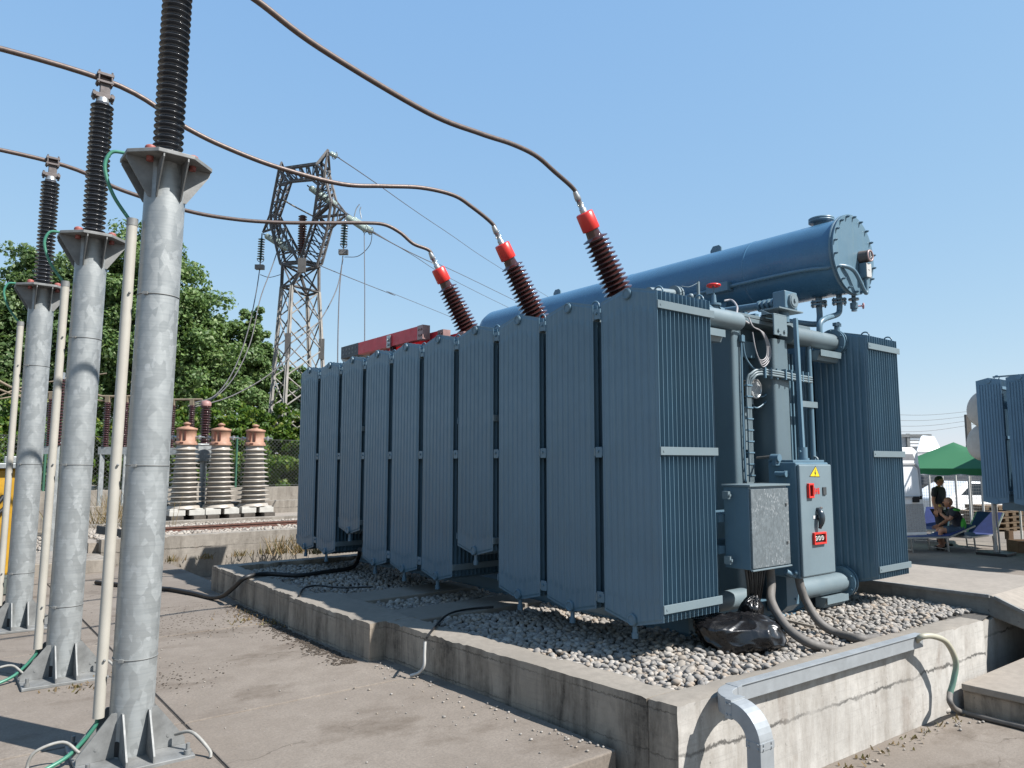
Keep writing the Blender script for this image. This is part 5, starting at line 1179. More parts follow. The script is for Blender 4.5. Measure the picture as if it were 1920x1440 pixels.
for s in (0, 1):
    member(ND['tr'][s], rp, .09); member(ND['tre'][s], rp, .09); member(ND['tl'][s], lp, .07)
    member(lt, ND['lu'][s], .07, 'arm'); member(lt, ND['lo'][s], .09, 'arm'); member(rt, ND['ru'][s], .07, 'arm'); member(rt, ND['ri'][s], .08, 'arm'); member(rt, ND['ro'][s], .08, 'arm')
    member(lt.lerp(ND['lu'][s], .5), lt.lerp(ND['lo'][s], .55), .04); member(rt.lerp(ND['ru'][s], .5), rt.lerp(ND['ro'][s], .5), .04); member(rt.lerp(ND['ru'][s], .5), rt.lerp(ND['ri'][s], .35), .04)
m = MB(); c = tn(566, 497, 27.2); m.obox(c, _R*.15, FWD*.02, Z*.28); obj('gusset_plate', m, plain('light_gusset_steel', (.20, .185, .17), .6, .3), tw)
for k in 'fr':
    for q in (.33, .72): m = MB(); c = bp[k].lerp(wp[k], q); m.obox(c-FWD*.06, _R*.11, FWD*.015, Z*.4); obj('splice_plate', m, bpy.data.materials['light_gusset_steel'], tw)
p = tn(567, 430, 28.0); m = MB(); post_ins(m, Vector((p.x, p.y, 0)), p.z-1.0, p.z+.55, .17, 16); t = one('post_insulator', m, BRNINS, 'dark ribbed insulator standing inside the fork of the tower', 'insulator', p)
def istring(name, a, b, r, n, mat, label):
    a, b = Vector(a), Vector(b); t = thing(name, label, 'insulator', a); ax = (b-a); L = ax.length; ax /= L; m = MB(); pr = [(.02, 0)]
    for k in range(n): q = L*(.08+.84*k/n); d_ = L*.84/n; pr += [(.035, q), (r*.4, q+d_*.15), (r, q+d_*.45), (r*.95, q+d_*.55), (.045, q+d_*.62)]
    m.lathe(a, ax, pr+[(.02, L)], 14); obj('disc_stack', m, mat, t)
    m = MB(); m.cyl(a-ax*.12, a+ax*.09*L, .025, n=6); obj('end_fitting', m, WIRE, t); m = MB(); m.cyl(b-ax*.08*L, b+ax*.15, .025, n=6); m.torus(b-ax*.15, frame(ax)[1], .14, .014, 14, 6, 0, 4.2); obj('end_fitting', m, WIRE, t)
    return t
istring('insulator_string', tn(491, 443, 29.0), tn(488, 492, 29.0), .14, 9, TEALI, 'dark green hanging insulator string at the left arm of the tower')
istring('insulator_string', tn(647, 412, 27.2), tn(644, 465, 27.2), .14, 9, TEALI, 'dark green hanging insulator string at the right arm of the tower')
for (a, b, da, db, lab) in (((584, 352), (628, 385), 28, 27.3, 'pale green slanting insulator pair under the top beam of the tower'), ((655, 408), (694, 434), 27.2, 26.4, 'pale green slanting insulator pair beyond the right arm of the tower'), ((502, 442), (546, 470), 29, 28.0, 'pale green slanting insulator pair at the left arm of the tower')):
    A = tn(*a, da); B = tn(*b, db); o = (B-A).cross(Z).normalized()*.13
    t = istring('insulator_string', A+o, B+o, .12, 17, GLASSI, lab)
    t2 = istring('insulator_string', A-o, B-o, .12, 17, GLASSI, lab)
    for ch in list(t2.children): ch.parent = t; ch.matrix_parent_inverse = Matrix.Identity(4); ch.location = t2.location-t.location
    bpy.data.objects.remove(t2)
istring('insulator_string', tn(619, 287, 27.6), tn(632, 294, 27.4), .10, 3, GLASSI, 'small pale green insulator at the tower peak')
def line(pts, r, label, name='power_line', mat=None, cat='power line'):
    m = MB(); P = [Vector(p) for p in pts]; m.tube(P, r, 5, 8); return one(name, m, mat or WIRE, label, cat, P[0])
m = MB(); m.obox(tn(487, 501, 29), _R*.17, FWD*.1, Z*.09); one('line_weight', m, plain('grey_weight', (.2, .19, .18), .6), 'grey weight block under the left hanging insulator string', 'weight', tn(487, 501, 29))
m = MB(); m.obox(tn(644, 473, 27.2), _R*.17, FWD*.1, Z*.09); one('line_weight', m, bpy.data.materials['grey_weight'], 'grey weight block under the right hanging insulator string', 'weight', tn(644, 473, 27.2))
line([tn(632, 294, 27.4), tn(700, 340, 35), tn(830, 430, 55), tn(1000, 540, 90), tn(1300, 715, 160)], .022, 'thin wire running right from the peak of the tower')
line([tn(628, 385, 27.3), tn(760, 470, 45), tn(950, 575, 80), tn(1300, 740, 160)], .022, 'thin wire running right from under the tower beam')
line([tn(694, 434, 26.4), tn(800, 488, 40), tn(950, 556, 70), tn(1300, 730, 160)], .024, 'thin wire running right from the right arm of the tower')
line([tn(546, 470, 28.0), tn(600, 498, 33), tn(735, 552, 50), tn(830, 588, 70), tn(1200, 740, 160)], .022, 'thin wire running right at waist height of the tower')
line([tn(487, 505, 29), tn(480, 550, 28), tn(465, 620, 26), tn(440, 690, 24), tn(405, 740, 22), tn(360, 757, 20.5)], .020, 'drooping wire from the left insulator string down to the tan tubes')
line([tn(535, 425, 28.3), tn(510, 500, 28), tn(488, 560, 27), tn(470, 640, 25.5), tn(440, 705, 24), tn(400, 747, 22), tn(352, 762, 20.5)], .020, 'drooping wire from the fork of the tower down to the tan tubes')
line([tn(643, 486, 27.2), tn(630, 545, 26.5), tn(590, 615, 25.5), tn(520, 690, 24), tn(440, 740, 22), tn(358, 765, 20.5)], .020, 'drooping wire from the right insulator string across the tower to the tan tubes')
line([tn(643, 480, 27.2), tn(637, 540, 25.5), tn(634, 620, 23), tn(633, 720, 20)], .020, 'near vertical wire dropping from the right string behind the radiators')
line([tn(683, 438, 26.4), tn(684, 540, 24), tn(684, 650, 20), tn(686, 720, 18)], .016, 'vertical wire dropping right of the tower behind the red busbars')
line([tn(646, 482, 27.2), tn(672, 480, 27), tn(693, 460, 26.6), tn(698, 436, 26.4)], .014, 'short looping jumper wire below the right arm of the tower')
line([tn(488, 515, 29), tn(505, 520, 28.6), tn(526, 515, 28)], .014, 'short looping jumper wire below the left arm of the tower')
line([tn(517, 405, 28.4), tn(519, 380, 28.3), tn(528, 374, 28.3), tn(548, 385, 28), tn(567, 395, 28), tn(590, 407, 27.8)], .03, 'curved tan tube bridging the fork of the tower', 'busbar_tube', TAN, 'busbar')
line([tn(664, 407, 27), tn(668, 392, 27), tn(674, 383, 27)], .02, 'small upright horn fitting left of the pale insulators at the right arm', 'arcing_horn', ALU, 'horn')
line([tn(678, 410, 26.8), tn(675, 395, 26.8), tn(677, 388, 26.8)], .02, 'small upright horn fitting right of the pale insulators at the right arm', 'arcing_horn', ALU, 'horn')
line([at(-60, 770, d=19), at(0, 742, d=19), at(60, 722, d=19.5), at(200, 700, d=20)], .02, 'tan tube slanting across the trees at the left edge', 'busbar_tube', TAN, 'busbar')
line([at(-60, 760, d=19), at(0, 748, d=19), at(60, 738, d=19.5), at(120, 735, d=20)], .02, 'lower tan tube slanting across the trees at the left edge', 'busbar_tube', TAN, 'busbar')
for k in range(4):
    line([at(1640, 776+11*k, d=120), at(1740, 778+10*k, d=125), at(1850, 768+8*k, d=130)], .03, ('topmost', 'second highest', 'second lowest', 'lowest')[k]+' faint distant wire above the green canopy', 'power_line')
# ================================================================== right background: van, gazebo, loungers, second transformer
GZ = -.333
def gp_(px, d, z=GZ): q = at(px, 867, d=d); q.z = z; return q
# --- van with open rear door
vd = gp_(1705, 17.0); t = thing('van', 'white van behind the far radiators, rear door open with chequer plate', 'van', vd)
O = at(1739, 1003, d=15.6); VF = Vector((.36, .93, 0)).normalized(); wdir = Vector((-.93, .36, 0)).normalized(); up = Z
def dp(a, h, dep=0): return O+(wdir*(a+.065*h)+Z*h)*.92-VF*dep
m = MB(); out = [dp(.0, 0), dp(.85, 0), dp(.85, 1.97), dp(.14, 1.97), dp(.02, 1.86)]
m.prism(out, VF*.09); door = obj('rear_door', m, WHITE, t, bevel=.02)
m = MB(); m.prism([dp(.12, .93, .004), dp(.80, .93, .004), dp(.80, 1.52, .004), dp(.20, 1.52, .004), dp(.12, 1.44, .004)], VF*.002); obj('door_window', m, plain('lit_window_white', (.80, .82, .84), .35, 0, .05), door)  # window pane, its lit interior painted in as near white
m = MB()
fr = [dp(.06, .86), dp(.84, .86), dp(.84, 1.60), dp(.17, 1.60), dp(.06, 1.50)]
for i in range(5): m.beam(fr[i]-VF*.012, fr[(i+1) % 5]-VF*.012, .035, .03, VF)
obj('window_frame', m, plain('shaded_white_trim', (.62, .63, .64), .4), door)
m = MB(); m.prism([dp(.12, 1.68, .003), dp(.80, 1.68, .003), dp(.80, 1.82, .003), dp(.17, 1.82, .003)], VF*.002); obj('light_recess', m, plain('grey_recess', (.30, .31, .33), .5), door)
m = MB(); m.obox(dp(.25, .80, .03), wdir*.07, VF*.03, Z*.06); m.obox(dp(.10, .84, .02), wdir*.03, VF*.02, Z*.035); obj('latch', m, DARKV, door, bevel=.01)
m = MB()
for i in range(11):
    for j in range(12):
        c = dp(.05+.072*i, .10+.05*j, .004); s = .030
        m.add([c+wdir*s, c+Z*s*.55-VF*.012, c-wdir*s, c-Z*s*.55-VF*.012, c-VF*.016], [(0, 1, 4), (1, 2, 4), (2, 3, 4), (3, 0, 4)])
m.prism([dp(.02, .07, .002), dp(.84, .07, .002), dp(.84, .70, .002), dp(.02, .70, .002)], VF*.001)
obj('chequer_plate', m, plain('chequer_aluminium', (.62, .62, .62), .4, .3, .2, 30), door)
bd = gp_(1650, 17.3)
m = MB(); a = O+wdir*.86+FWD*.10; m.prism([a+Z*0, a+wdir*1.9+Z*0, a+wdir*1.9+Z*1.95, a+wdir*1.8+Z*2.05, a+wdir*.1+Z*2.05, a+Z*1.95], FWD*4.6+wdir*.6); obj('body', m, WHITE, t, bevel=.04)
for k in (.25, 1.65):
    for q in (.8, 3.8):
        m = MB(); c = a+wdir*(k+q*.13)+FWD*q; c.z = GZ+.33; m.cyl(c-wdir*.11, c+wdir*.11, .33, n=24); w_ = obj('wheel', m, BLACK, t)
# --- truck body and wind deflector far behind
t = thing('box_truck', 'pale truck body with white wind deflector showing above the green canopy', 'truck', gp_(1720, 31))
a, b = at(1660, 817, d=31), at(1744, 817, d=31); lo = at(1744, 850, d=31).z
m = MB(); m.prism([a, b, Vector((b.x, b.y, lo)), Vector((a.x, a.y, lo))], FWD*5); obj('cargo_box', m, plain('grey_white_box', (.50, .51, .52), .5), t)
m = MB(); m.obox(at(1703, 832, d=30.95), _R*.06, FWD*.04, Z*.42); m.beam(a-FWD*.05, b-FWD*.05, .12); obj('box_trim', m, GALVD, t)
for k in range(3): m = MB(); q = at(1724, 823+6*k, d=30.95); m.obox(q, _R*.40, FWD*.02, Z*.05); obj('side_rib', m, WHITE, t)
q = at(1719, 845, d=28); m = MB(); A = [at(1718, 846, d=28), at(1766, 846, d=28), at(1752, 820, d=28.4), at(1726, 818, d=28.4)]; B = [at(1724, 846, d=30), at(1764, 846, d=30), at(1752, 818, d=29.5), at(1728, 816, d=29.5)]
m.add(A+B, [(0, 1, 2, 3), (0, 3, 7, 4), (1, 5, 6, 2), (3, 2, 6, 7), (4, 7, 6, 5)]); obj('wind_deflector', m, WHITE, t, bevel=.05)
m = MB(); c = gp_(1715, 30.5); m.obox(c+Z*.9, _R*1.1, FWD*1.0, Z*.8); obj('cab', m, WHITE, t, bevel=.1)
for k in (-.9, .9): m = MB(); q = c+_R*k; q.z = GZ+.45; m.cyl(q-_R*.14, q+_R*.14, .45, n=20); obj('wheel', m, BLACK, t)
# --- gazebo
gc = gp_(1790, 18.4); t = thing('gazebo', 'green canopy gazebo with scalloped edge shading two men', 'canopy', gc)
ga = R(-27); gx = _R*math.cos(ga)+FWD*math.sin(ga); gy = -_R*math.sin(ga)+FWD*math.cos(ga); h0, h1 = 1.56, 2.20
N_ = 10; vs = []; fs = []; m = MB()
def gpt(u, v):                                # u,v in -1..1
    r = max(abs(u), abs(v)); z = h0+(h1-h0)*(1-r)**1.0-.03*math.sin(math.pi*r)*(1-min(abs(u), abs(v))/max(r, 1e-6))
    z += .012*math.sin(u*4)*math.sin(v*3)*r*(1-r)
    return gc+gx*u*1.5+gy*v*1.5+Z*(z-GZ)
vs = [gpt(-1+2*i/N_, -1+2*j/N_) for j in range(N_+1) for i in range(N_+1)]
m.add(vs, [(j*(N_+1)+i, j*(N_+1)+i+1, (j+1)*(N_+1)+i+1, (j+1)*(N_+1)+i) for j in range(N_) for i in range(N_)], True)
GT = NT('green_canopy_cloth'); GT.out((.035, .20, .085, 1), .7); tr = GT.n('ShaderNodeBsdfTranslucent'); tr.inputs[0].default_value = (.03, .22, .08, 1); mx = GT.n('ShaderNodeMixShader'); mx.inputs[0].default_value = .3
GT.l(GT.b.outputs[0], mx.inputs[1]); GT.l(tr.outputs[0], mx.inputs[2]); GT.l(mx.outputs[0], GT.t.nodes['Material Output'].inputs[0])
obj('canopy', m, GT.m, t)
m = MB()
for (p, q) in (((-1, -1), (1, -1)), ((1, -1), (1, 1)), ((1, 1), (-1, 1)), ((-1, 1), (-1, -1))):
    k = 24; top = []; bot = []
    for i in range(k+1):
        u = p[0]+(q[0]-p[0])*i/k; v = p[1]+(q[1]-p[1])*i/k; e = gpt(u, v); e.z = gpt(u, v).z
        top.append(e); bot.append(e-Z*(.13+.035*abs(math.sin(math.pi*i/6))))
    m.add(top+bot, [(i, i+1, k+2+i, k+1+i) for i in range(k)], True)
obj('valance', m, GT.m, t)
m = MB()
for (p, q) in (((-1, -1), (1, -1)), ((1, -1), (1, 1)), ((-1, 1), (-1, -1))):
    pl = []
    for i in range(49):
        e = gpt(p[0]+(q[0]-p[0])*i/48, p[1]+(q[1]-p[1])*i/48); pl.append(e-Z*(.132+.035*abs(math.sin(math.pi*i/12))))
    m.tube(pl, .009, 5, 1, False)
obj('valance_trim', m, WHITEP, t)
for (u, v) in ((-1, -1), (1, -1), (1, 1), (-1, 1)):
    e = gc+gx*u*1.46+gy*v*1.46; m = MB(); m.beam((e.x, e.y, GZ), (e.x, e.y, h0-.03), .04); obj('pole', m, WHITEP, t)
    m = MB(); m.box(e.x-.08, e.x+.08, e.y-.08, e.y+.08, GZ, GZ+.02); obj('pole_foot', m, WHITEP, t)
e = gc-gx*.92+gy*1.3; m = MB(); m.tube([(e.x, e.y, h0-.1), (e.x+.02, e.y, .9), (e.x-.02, e.y+.05, .3), (e.x, e.y, GZ+.05)], lambda q: .09-.05*math.sin(q*3.1), 10); obj('tied_curtain', m, plain('white_curtain_cloth', (.6, .6, .62), .8), t)
# --- sun loungers
BLUEF = plain('blue_lounger_fabric', (.014, .026, .12), .75, 0, .2, 10)
def lounger(px, d, ang, label, back=42):
    c = gp_(px, d); t = thing('sun_lounger', label, 'sun lounger', c, 'blue sun loungers under the canopy')
    ax = _R*math.cos(R(ang))+FWD*math.sin(R(ang)); sd = Z.cross(ax); L1, L2, w_, h = 1.15, .72, .30, .33
    bb = Vector(ax)*math.cos(R(back))+Z*math.sin(R(back))
    m = MB()
    for s in (-1, 1): m.beam(c+sd*s*w_+Z*h, c+sd*s*w_+ax*L1+Z*h, .035); m.beam(c+sd*s*w_+ax*L1+Z*h, c+sd*s*w_+ax*L1+Z*h+bb*L2, .03)
    m.beam(c-sd*w_+Z*h, c+sd*w_+Z*h, .05); m.beam(c-sd*w_+ax*L1+Z*h+bb*L2, c+sd*w_+ax*L1+Z*h+bb*L2, .03); obj('frame', m, ALU, t)
    m = MB(); m.obox(c+ax*L1/2+Z*(h+.012), ax*L1/2, sd*(w_-.02), Z*.012); obj('seat', m, BLUEF, t)
    m = MB(); q = c+ax*L1+Z*(h+.012)+bb*L2/2; m.obox(q, bb*L2/2, sd*(w_-.02), bb.cross(sd)*.012); obj('backrest', m, BLUEF, t)
    for k in (.12, .92):
        for s in (-1, 1): m = MB(); m.beam(c+sd*s*w_+ax*L1*k+Z*h, c+sd*s*w_+ax*L1*(k+.04)+Z*.005, .028); obj('leg', m, ALU, t)
        m = MB(); m.beam(c-sd*w_+ax*L1*(k+.03)+Z*.06, c+sd*w_+ax*L1*(k+.03)+Z*.06, .022); obj('leg_bar', m, ALU, t)
    return t
lounger(1786, 17.35, 34, 'blue sun lounger that the man in the green and black shirt sits on')
lounger(1728, 18.9, 50, 'blue sun lounger standing behind the man in the dark shirt')
lounger(1672, 17.25, 10, 'blue sun lounger mostly hidden under the open van door', 20)
# --- people
def skin(name, pts, edges, mat, parent, sub=2, root=0):
    o0 = ORG[parent.name]; me = bpy.data.meshes.new(name); me.from_pydata([tuple(p[0]-o0) for p in pts], edges, []); me.materials.append(mat)
    o = bpy.data.objects.new(name, me); COL.objects.link(o); o.parent = parent
    bm = bmesh.new(); bm.from_mesh(me); bm.verts.layers.skin.verify(); bm.to_mesh(me); bm.free()
    for i, p in enumerate(pts):
        sv = me.skin_vertices[0].data[i]; sv.radius = p[1] if isinstance(p[1], tuple) else (p[1], p[1]); sv.use_root = (i == root)
    o.modifiers.new('skin', 'SKIN').use_smooth_shade = True; q = o.modifiers.new('sub', 'SUBSURF'); q.levels = q.render_levels = sub
    return o
SKIN = plain('tanned_skin', (.33, .16, .095), .55, 0, .1, 10); HAIR = plain('dark_hair', (.015, .012, .01), .6)
NAVY = plain('dark_navy_cloth', (.012, .014, .022), .85, 0, .2, 20); TROU = plain('navy_trouser_cloth', (.016, .02, .036), .85, 0, .2, 20)
DENIM = plain('faded_denim', (.05, .085, .14), .85, 0, .25, 25); GREENC = plain('bright_green_cloth', (.06, .36, .04), .8, 0, .15, 15); SHOE = plain('dark_shoe', (.03, .028, .026), .7)
def head(t, c, look, up, r=.105, hair=True):
    look = Vector(look).normalized(); up = (Vector(up)-look*Vector(up).dot(look)).normalized(); sd = look.cross(up)
    def L(a, b, d): return c+sd*a*r+look*b*r+up*d*r
    m = MB(); n, k = 20, 16; vs = []
    for j in range(k+1):
        th = math.pi*j/k
        for i in range(n):
            a = 2*math.pi*i/n; z = math.cos(th)*1.15; rr = math.sin(th); x = rr*math.cos(a)*.80; y = rr*math.sin(a)*.98
            if z < 0: x *= 1+.30*z; y = y*(1+.12*z)+.10*(-z)
            if y > 0: y *= .93
            vs.append(L(x, y, z))
    m.add(vs, [(j*n+i, (j+1)*n+i, (j+1)*n+(i+1) % n, j*n+(i+1) % n) for j in range(k) for i in range(n)], True)
    m.add([L(-.13, .90, -.28), L(.13, .90, -.28), L(0, 1.18, -.25), L(0, .92, .12)], [(0, 1, 2), (1, 3, 2), (3, 0, 2)], True)
    for s in (-1, 1): m.ball(L(.80*s, -.02, -.02), r*.22, 8, 6, (1, 1, 1.2))
    h = obj('head', m, SKIN, t)
    m = MB()
    for s in (-1, 1): m.ball(L(.30*s, .86, .10), r*.09, 8, 6)
    m.obox(L(0, .93, -.52), sd*r*.26, look*r*.03, up*r*.035)
    for s in (-1, 1): m.obox(L(.30*s, .92, .28), sd*r*.18, look*r*.04, up*r*.035)
    obj('face_features', m, plain('dark_face_feature', (.06, .025, .02), .5) if 'dark_face_feature' not in bpy.data.materials else bpy.data.materials['dark_face_feature'], h)
    if hair:
        m = MB(); vs = []
        for j in range(9):
            th = math.pi*.60*j/8
            for i in range(n):
                a = 2*math.pi*i/n; z = math.cos(th)*1.24; rr = math.sin(th); x = rr*math.cos(a)*.87; y = rr*math.sin(a)*1.05
                if y > 0 and z < .55: y *= .55; z = max(z, .52)
                vs.append(L(x, y-.03, z))
        m.add(vs, [(j*n+i, (j+1)*n+i, (j+1)*n+(i+1) % n, j*n+(i+1) % n) for j in range(8) for i in range(n)], True); obj('hair', m, HAIR, h)
def hand(m, w, d, n, side):
    """wrist w, finger direction d, palm normal n"""
    d = Vector(d).normalized(); n = (Vector(n)-d*Vector(n).dot(d)).normalized(); s = d.cross(n)*side
    m.obox(w+d*.045, d*.048, s*.040, n*.013)
    for k, L_ in enumerate((.070, .080, .075, .058)):
        a = w+d*.090+s*(.030-.020*k); m.tube([a, a+d*L_*.5+n*.008, a+d*L_*.85+n*.026], lambda q: .0095-.003*q, 6, 3)
    a = w+d*.025+s*.038; m.tube([a, a+s*.022+d*.026, a+s*.026+d*.055+n*.012], lambda q: .011-.003*q, 6, 3)
# standing man
b = gp_(1757, 18.3); t = thing('person', 'standing man with dark hair in a black polo shirt and navy trousers, arms down', 'person', b)
f = (_R*.55-FWD*.83).normalized(); s = f.cross(Z)               # s: his right
k = .985
def J(a, c, z): return b+s*a*k+f*c*k+Z*z*k
hl, hr = J(-.27, .06, .80), J(.26, .05, .82)
sk = [(J(0, 0, .95), (.14, .11)), (J(0, .01, 1.12), (.135, .10)), (J(0, .0, 1.32), (.15, .105)), (J(0, -.01, 1.42), (.09, .075)), (J(0, .0, 1.50), (.055, .055)),
      (J(-.18, -.01, 1.39), .058), (J(-.24, -.02, 1.12), .042), (J(-.26, .04, .87), .03), (J(.18, -.01, 1.39), .058), (J(.24, -.03, 1.12), .042), (J(.25, .03, .89), .03),
      (J(-.09, .0, .86), .092), (J(-.11, .02, .48), .062), (J(-.11, -.01, .09), .042), (J(-.13, .13, .04), .035), (J(.09, 0, .86), .092), (J(.11, .03, .48), .062), (J(.12, .0, .09), .042), (J(.15, .14, .04), .035)]
ed = [(0, 1), (1, 2), (2, 3), (3, 4), (2, 5), (5, 6), (6, 7), (2, 8), (8, 9), (9, 10), (0, 11), (11, 12), (12, 13), (13, 14), (0, 15), (15, 16), (16, 17), (17, 18)]
skin('body', sk, ed, SKIN, t)
sh = [(J(0, 0, .90), (.165, .125)), (J(0, .01, 1.12), (.158, .118)), (J(0, .0, 1.32), (.172, .122)), (J(0, -.01, 1.43), (.10, .085)), (J(-.185, -.01, 1.395), .075), (J(-.235, -.02, 1.20), .064), (J(.185, -.01, 1.395), .075), (J(.235, -.02, 1.20), .064)]
skin('polo_shirt', sh, [(0, 1), (1, 2), (2, 3), (2, 4), (4, 5), (2, 6), (6, 7)], NAVY, t)
tr_ = [(J(0, 0, .93), (.155, .12)), (J(-.09, .0, .84), .108), (J(-.11, .02, .48), .082), (J(-.11, -.01, .08), .066), (J(.09, 0, .84), .108), (J(.11, .03, .48), .082), (J(.12, .0, .08), .066)]
skin('trousers', tr_, [(0, 1), (1, 2), (2, 3), (0, 4), (4, 5), (5, 6)], TROU, t)
for q in (-.13, .14): m = MB(); m.ball(J(q, .06, .045), .05, 12, 8, (1.1, 1.1, .9)); m.ball(J(q*1.06, .15, .04), .048, 12, 8, (1, 1, .8)); obj('shoe', m, SHOE, t)
m = MB(); hand(m, J(-.262, .045, .86), (0, 0, -1), s, 1); hand(m, J(.252, .035, .88), (0, 0, -1), -s, -1); obj('hands', m, SKIN, t) if False else None
m1 = MB(); hand(m1, J(-.262, .045, .865), (0, 0, -1), s, 1); obj('hand', m1, SKIN, t); m1 = MB(); hand(m1, J(.252, .035, .885), (0, 0, -1), -s, -1); obj('hand', m1, SKIN, t)
head(t, J(0, .025, 1.60), f*1.0+_R*.35-Z*.12, Z)
m = MB(); m.obox(J(.04, .135, .93), s*.045, f*.004, Z*.028); obj('badge', m, WHITEP, t)
# seated man
b = gp_(1793, 17.45); t = thing('person', 'seated bald man in a black and green shirt and denim shorts eating, facing left', 'person', b)
f = (-_R*.93+FWD*.36).normalized(); s = f.cross(Z)
def J(a, c, z): return b+s*a+f*c+Z*z
sk = [(J(0, 0, .44), (.15, .12)), (J(0, .03, .62), (.14, .11)), (J(0, .10, .84), (.155, .11)), (J(0, .14, .94), (.09, .08)), (J(0, .18, 1.01), (.058, .058)),
      (J(-.19, .13, .90), .060), (J(-.26, .26, .70), .046), (J(-.12, .42, .86), .034), (J(.19, .13, .90), .060), (J(.27, .22, .66), .046), (J(.20, .42, .54), .032),
      (J(-.10, .06, .44), .10), (J(-.16, .44, .46), .072), (J(-.15, .40, .09), .045), (J(-.16, .52, .04), .036), (J(.10, .06, .44), .10), (J(.18, .45, .46), .072), (J(.17, .38, .09), .045), (J(.19, .50, .04), .036)]
skin('body', sk, ed, SKIN, t)
sh = [(J(0, -.01, .40), (.185, .145)), (J(0, .02, .62), (.168, .135)), (J(0, .09, .84), (.178, .13)), (J(0, .14, .95), (.105, .09)), (J(-.195, .13, .90), .080), (J(-.245, .21, .77), .072), (J(.195, .13, .90), .080), (J(.255, .19, .74), .072)]
skin('shirt', sh, [(0, 1), (1, 2), (2, 3), (2, 4), (4, 5), (2, 6), (6, 7)], NAVY, t)
st_ = [(J(0, 0, .42), (.165, .13)), (J(-.10, .08, .44), .118), (J(-.15, .36, .46), .098), (J(.10, .08, .44), .118), (J(.165, .36, .46), .098)]
skin('shorts', st_, [(0, 1), (1, 2), (0, 3), (3, 4)], DENIM, t)
for sx in (-1, 1):
    m = MB(); m.ball(J(.125*sx, -.035, .60), .085, 12, 10, (.8, .8, 1.9)); obj('side_panel', m, GREENC, t)
    m = MB(); m.ball(J(.17*sx, .10, .935), .075, 12, 8, (1.3, 1.3, .6)); obj('shoulder_panel', m, GREENC, t)
for q in (-.155, .18): m = MB(); m.ball(J(q, .41, .045), .05, 12, 8, (1.1, 1.1, .9)); m.ball(J(q, .50, .04), .048, 12, 8, (1.1, 1.1, .8)); obj('shoe', m, SHOE, t)
m1 = MB(); hand(m1, J(-.12, .42, .86), (J(-.03, .40, 1.0)-J(-.12, .42, .86)), s, 1); obj('hand', m1, SKIN, t); m1 = MB(); hand(m1, J(.20, .42, .54), f*.8-Z*.4, -s, -1); obj('hand', m1, SKIN, t)
head(t, J(0, .22, 1.10), f*1.0+Z*.05, Z-f*.1, hair=False)
m = MB(); q = J(-.03, .40, 1.02); m.tube([q-s*.05, q, q+s*.07], lambda u: .028-.012*abs(u-.5), 8); one('snack', m, plain('yellow_snack', (.65, .42, .03), .5), 'yellow snack held to the mouth of the seated man', 'food', q)
# --- mesh panels, car, timber and box behind
t = thing('mesh_fence', 'white framed mesh panels behind the gazebo', 'fence', gp_(1790, 21.5)); a = gp_(1715, 21.3); b = gp_(1862, 21.9); L = (b-a).length; d = (b-a)/L
for i in range(7): q = a+d*L*i/6; m = MB(); m.beam(q, q+Z*1.95, .05); obj('panel_post', m, WHITEP, t)
m = MB()
for i in range(int(L/.085)): q = a+d*.085*i; m.beam(q+Z*.1, q+Z*1.85, .005)
for j in range(20): m.beam(a+Z*(.1+.09*j), b+Z*(.1+.09*j), .005)
o = obj('wire_grid', m, GALVD, t); o['kind'] = 'stuff'
t = thing('parked_car', 'white car parked behind the mesh panels', 'car', gp_(1825, 25)); c = gp_(1828, 25.2); ax = _R*.95+FWD*.3; ax.normalize(); sd = Z.cross(ax)
def cp(u, v, z): return c+ax*u+sd*v+Z*z
def shell(m, prof, hw, inset=0):
    n = len(prof); A = [cp(u, -hw+inset*max(0, z-.8), z) for u, z in prof]; B = [cp(u, hw-inset*max(0, z-.8), z) for u, z in prof]
    m.add(A+B, [tuple(range(n)), tuple(range(n, 2*n))[::-1]]+[(i, n+i, n+(i+1) % n, (i+1) % n) for i in range(n)])
m = MB(); shell(m, [(-2.1, .25), (2.1, .25), (2.15, .6), (1.9, .82), (1.0, .92), (.35, 1.38), (-1.1, 1.42), (-1.9, 1.0), (-2.15, .85)], .86, .35); obj('body', m, WHITE, t, bevel=.06)
m = MB(); shell(m, [(.92, .95), (.36, 1.32), (-1.05, 1.36), (-1.65, 1.0)], .80, .28)
m = MB()
for sgn in (-1, 1): m.add([cp(.80, sgn*.835, .97), cp(.30, sgn*.70, 1.32), cp(-1.0, sgn*.70, 1.35), cp(-1.6, sgn*.80, 1.0)], [(0, 1, 2, 3) if sgn > 0 else (3, 2, 1, 0)])
m.add([cp(1.0, -.74, .935), cp(1.0, .74, .935), cp(.38, .60, 1.385), cp(.38, -.60, 1.385)], [(0, 1, 2, 3)]); obj('windows', m, bpy.data.materials['dark_instrument_glass'], t)
for u in (-1.3, 1.35):
    for v in (-.80, .80): m = MB(); m.cyl(cp(u, v-.1, .31), cp(u, v+.1, .31), .31, n=24); w_ = obj('wheel', m, BLACK, t); m = MB(); m.cyl(cp(u, v-.105, .31), cp(u, v+.105, .31), .19, n=16); obj('rim', m, ALU, w_)
t = thing('flatbed_trailer', 'dark flatbed trailer parked behind the white curtain of the gazebo', 'trailer', gp_(1765, 27)); c = gp_(1765, 27)
m = MB(); m.obox(c+Z*1.15, _R*1.3, FWD*.9, Z*.10); obj('deck', m, plain('dark_trailer_paint', (.03, .035, .045), .6), t)
m = MB(); m.obox(c+Z*1.42, _R*1.0, FWD*.6, Z*.16); obj('load', m, plain('grey_tarpaulin', (.12, .13, .15), .8), t)
for u in (-.7, .7): m = MB(); q = c+_R*u-FWD*.7+Z*.42; m.cyl(q-FWD*.12, q+FWD*.12, .42, n=20); obj('wheel', m, BLACK, t)
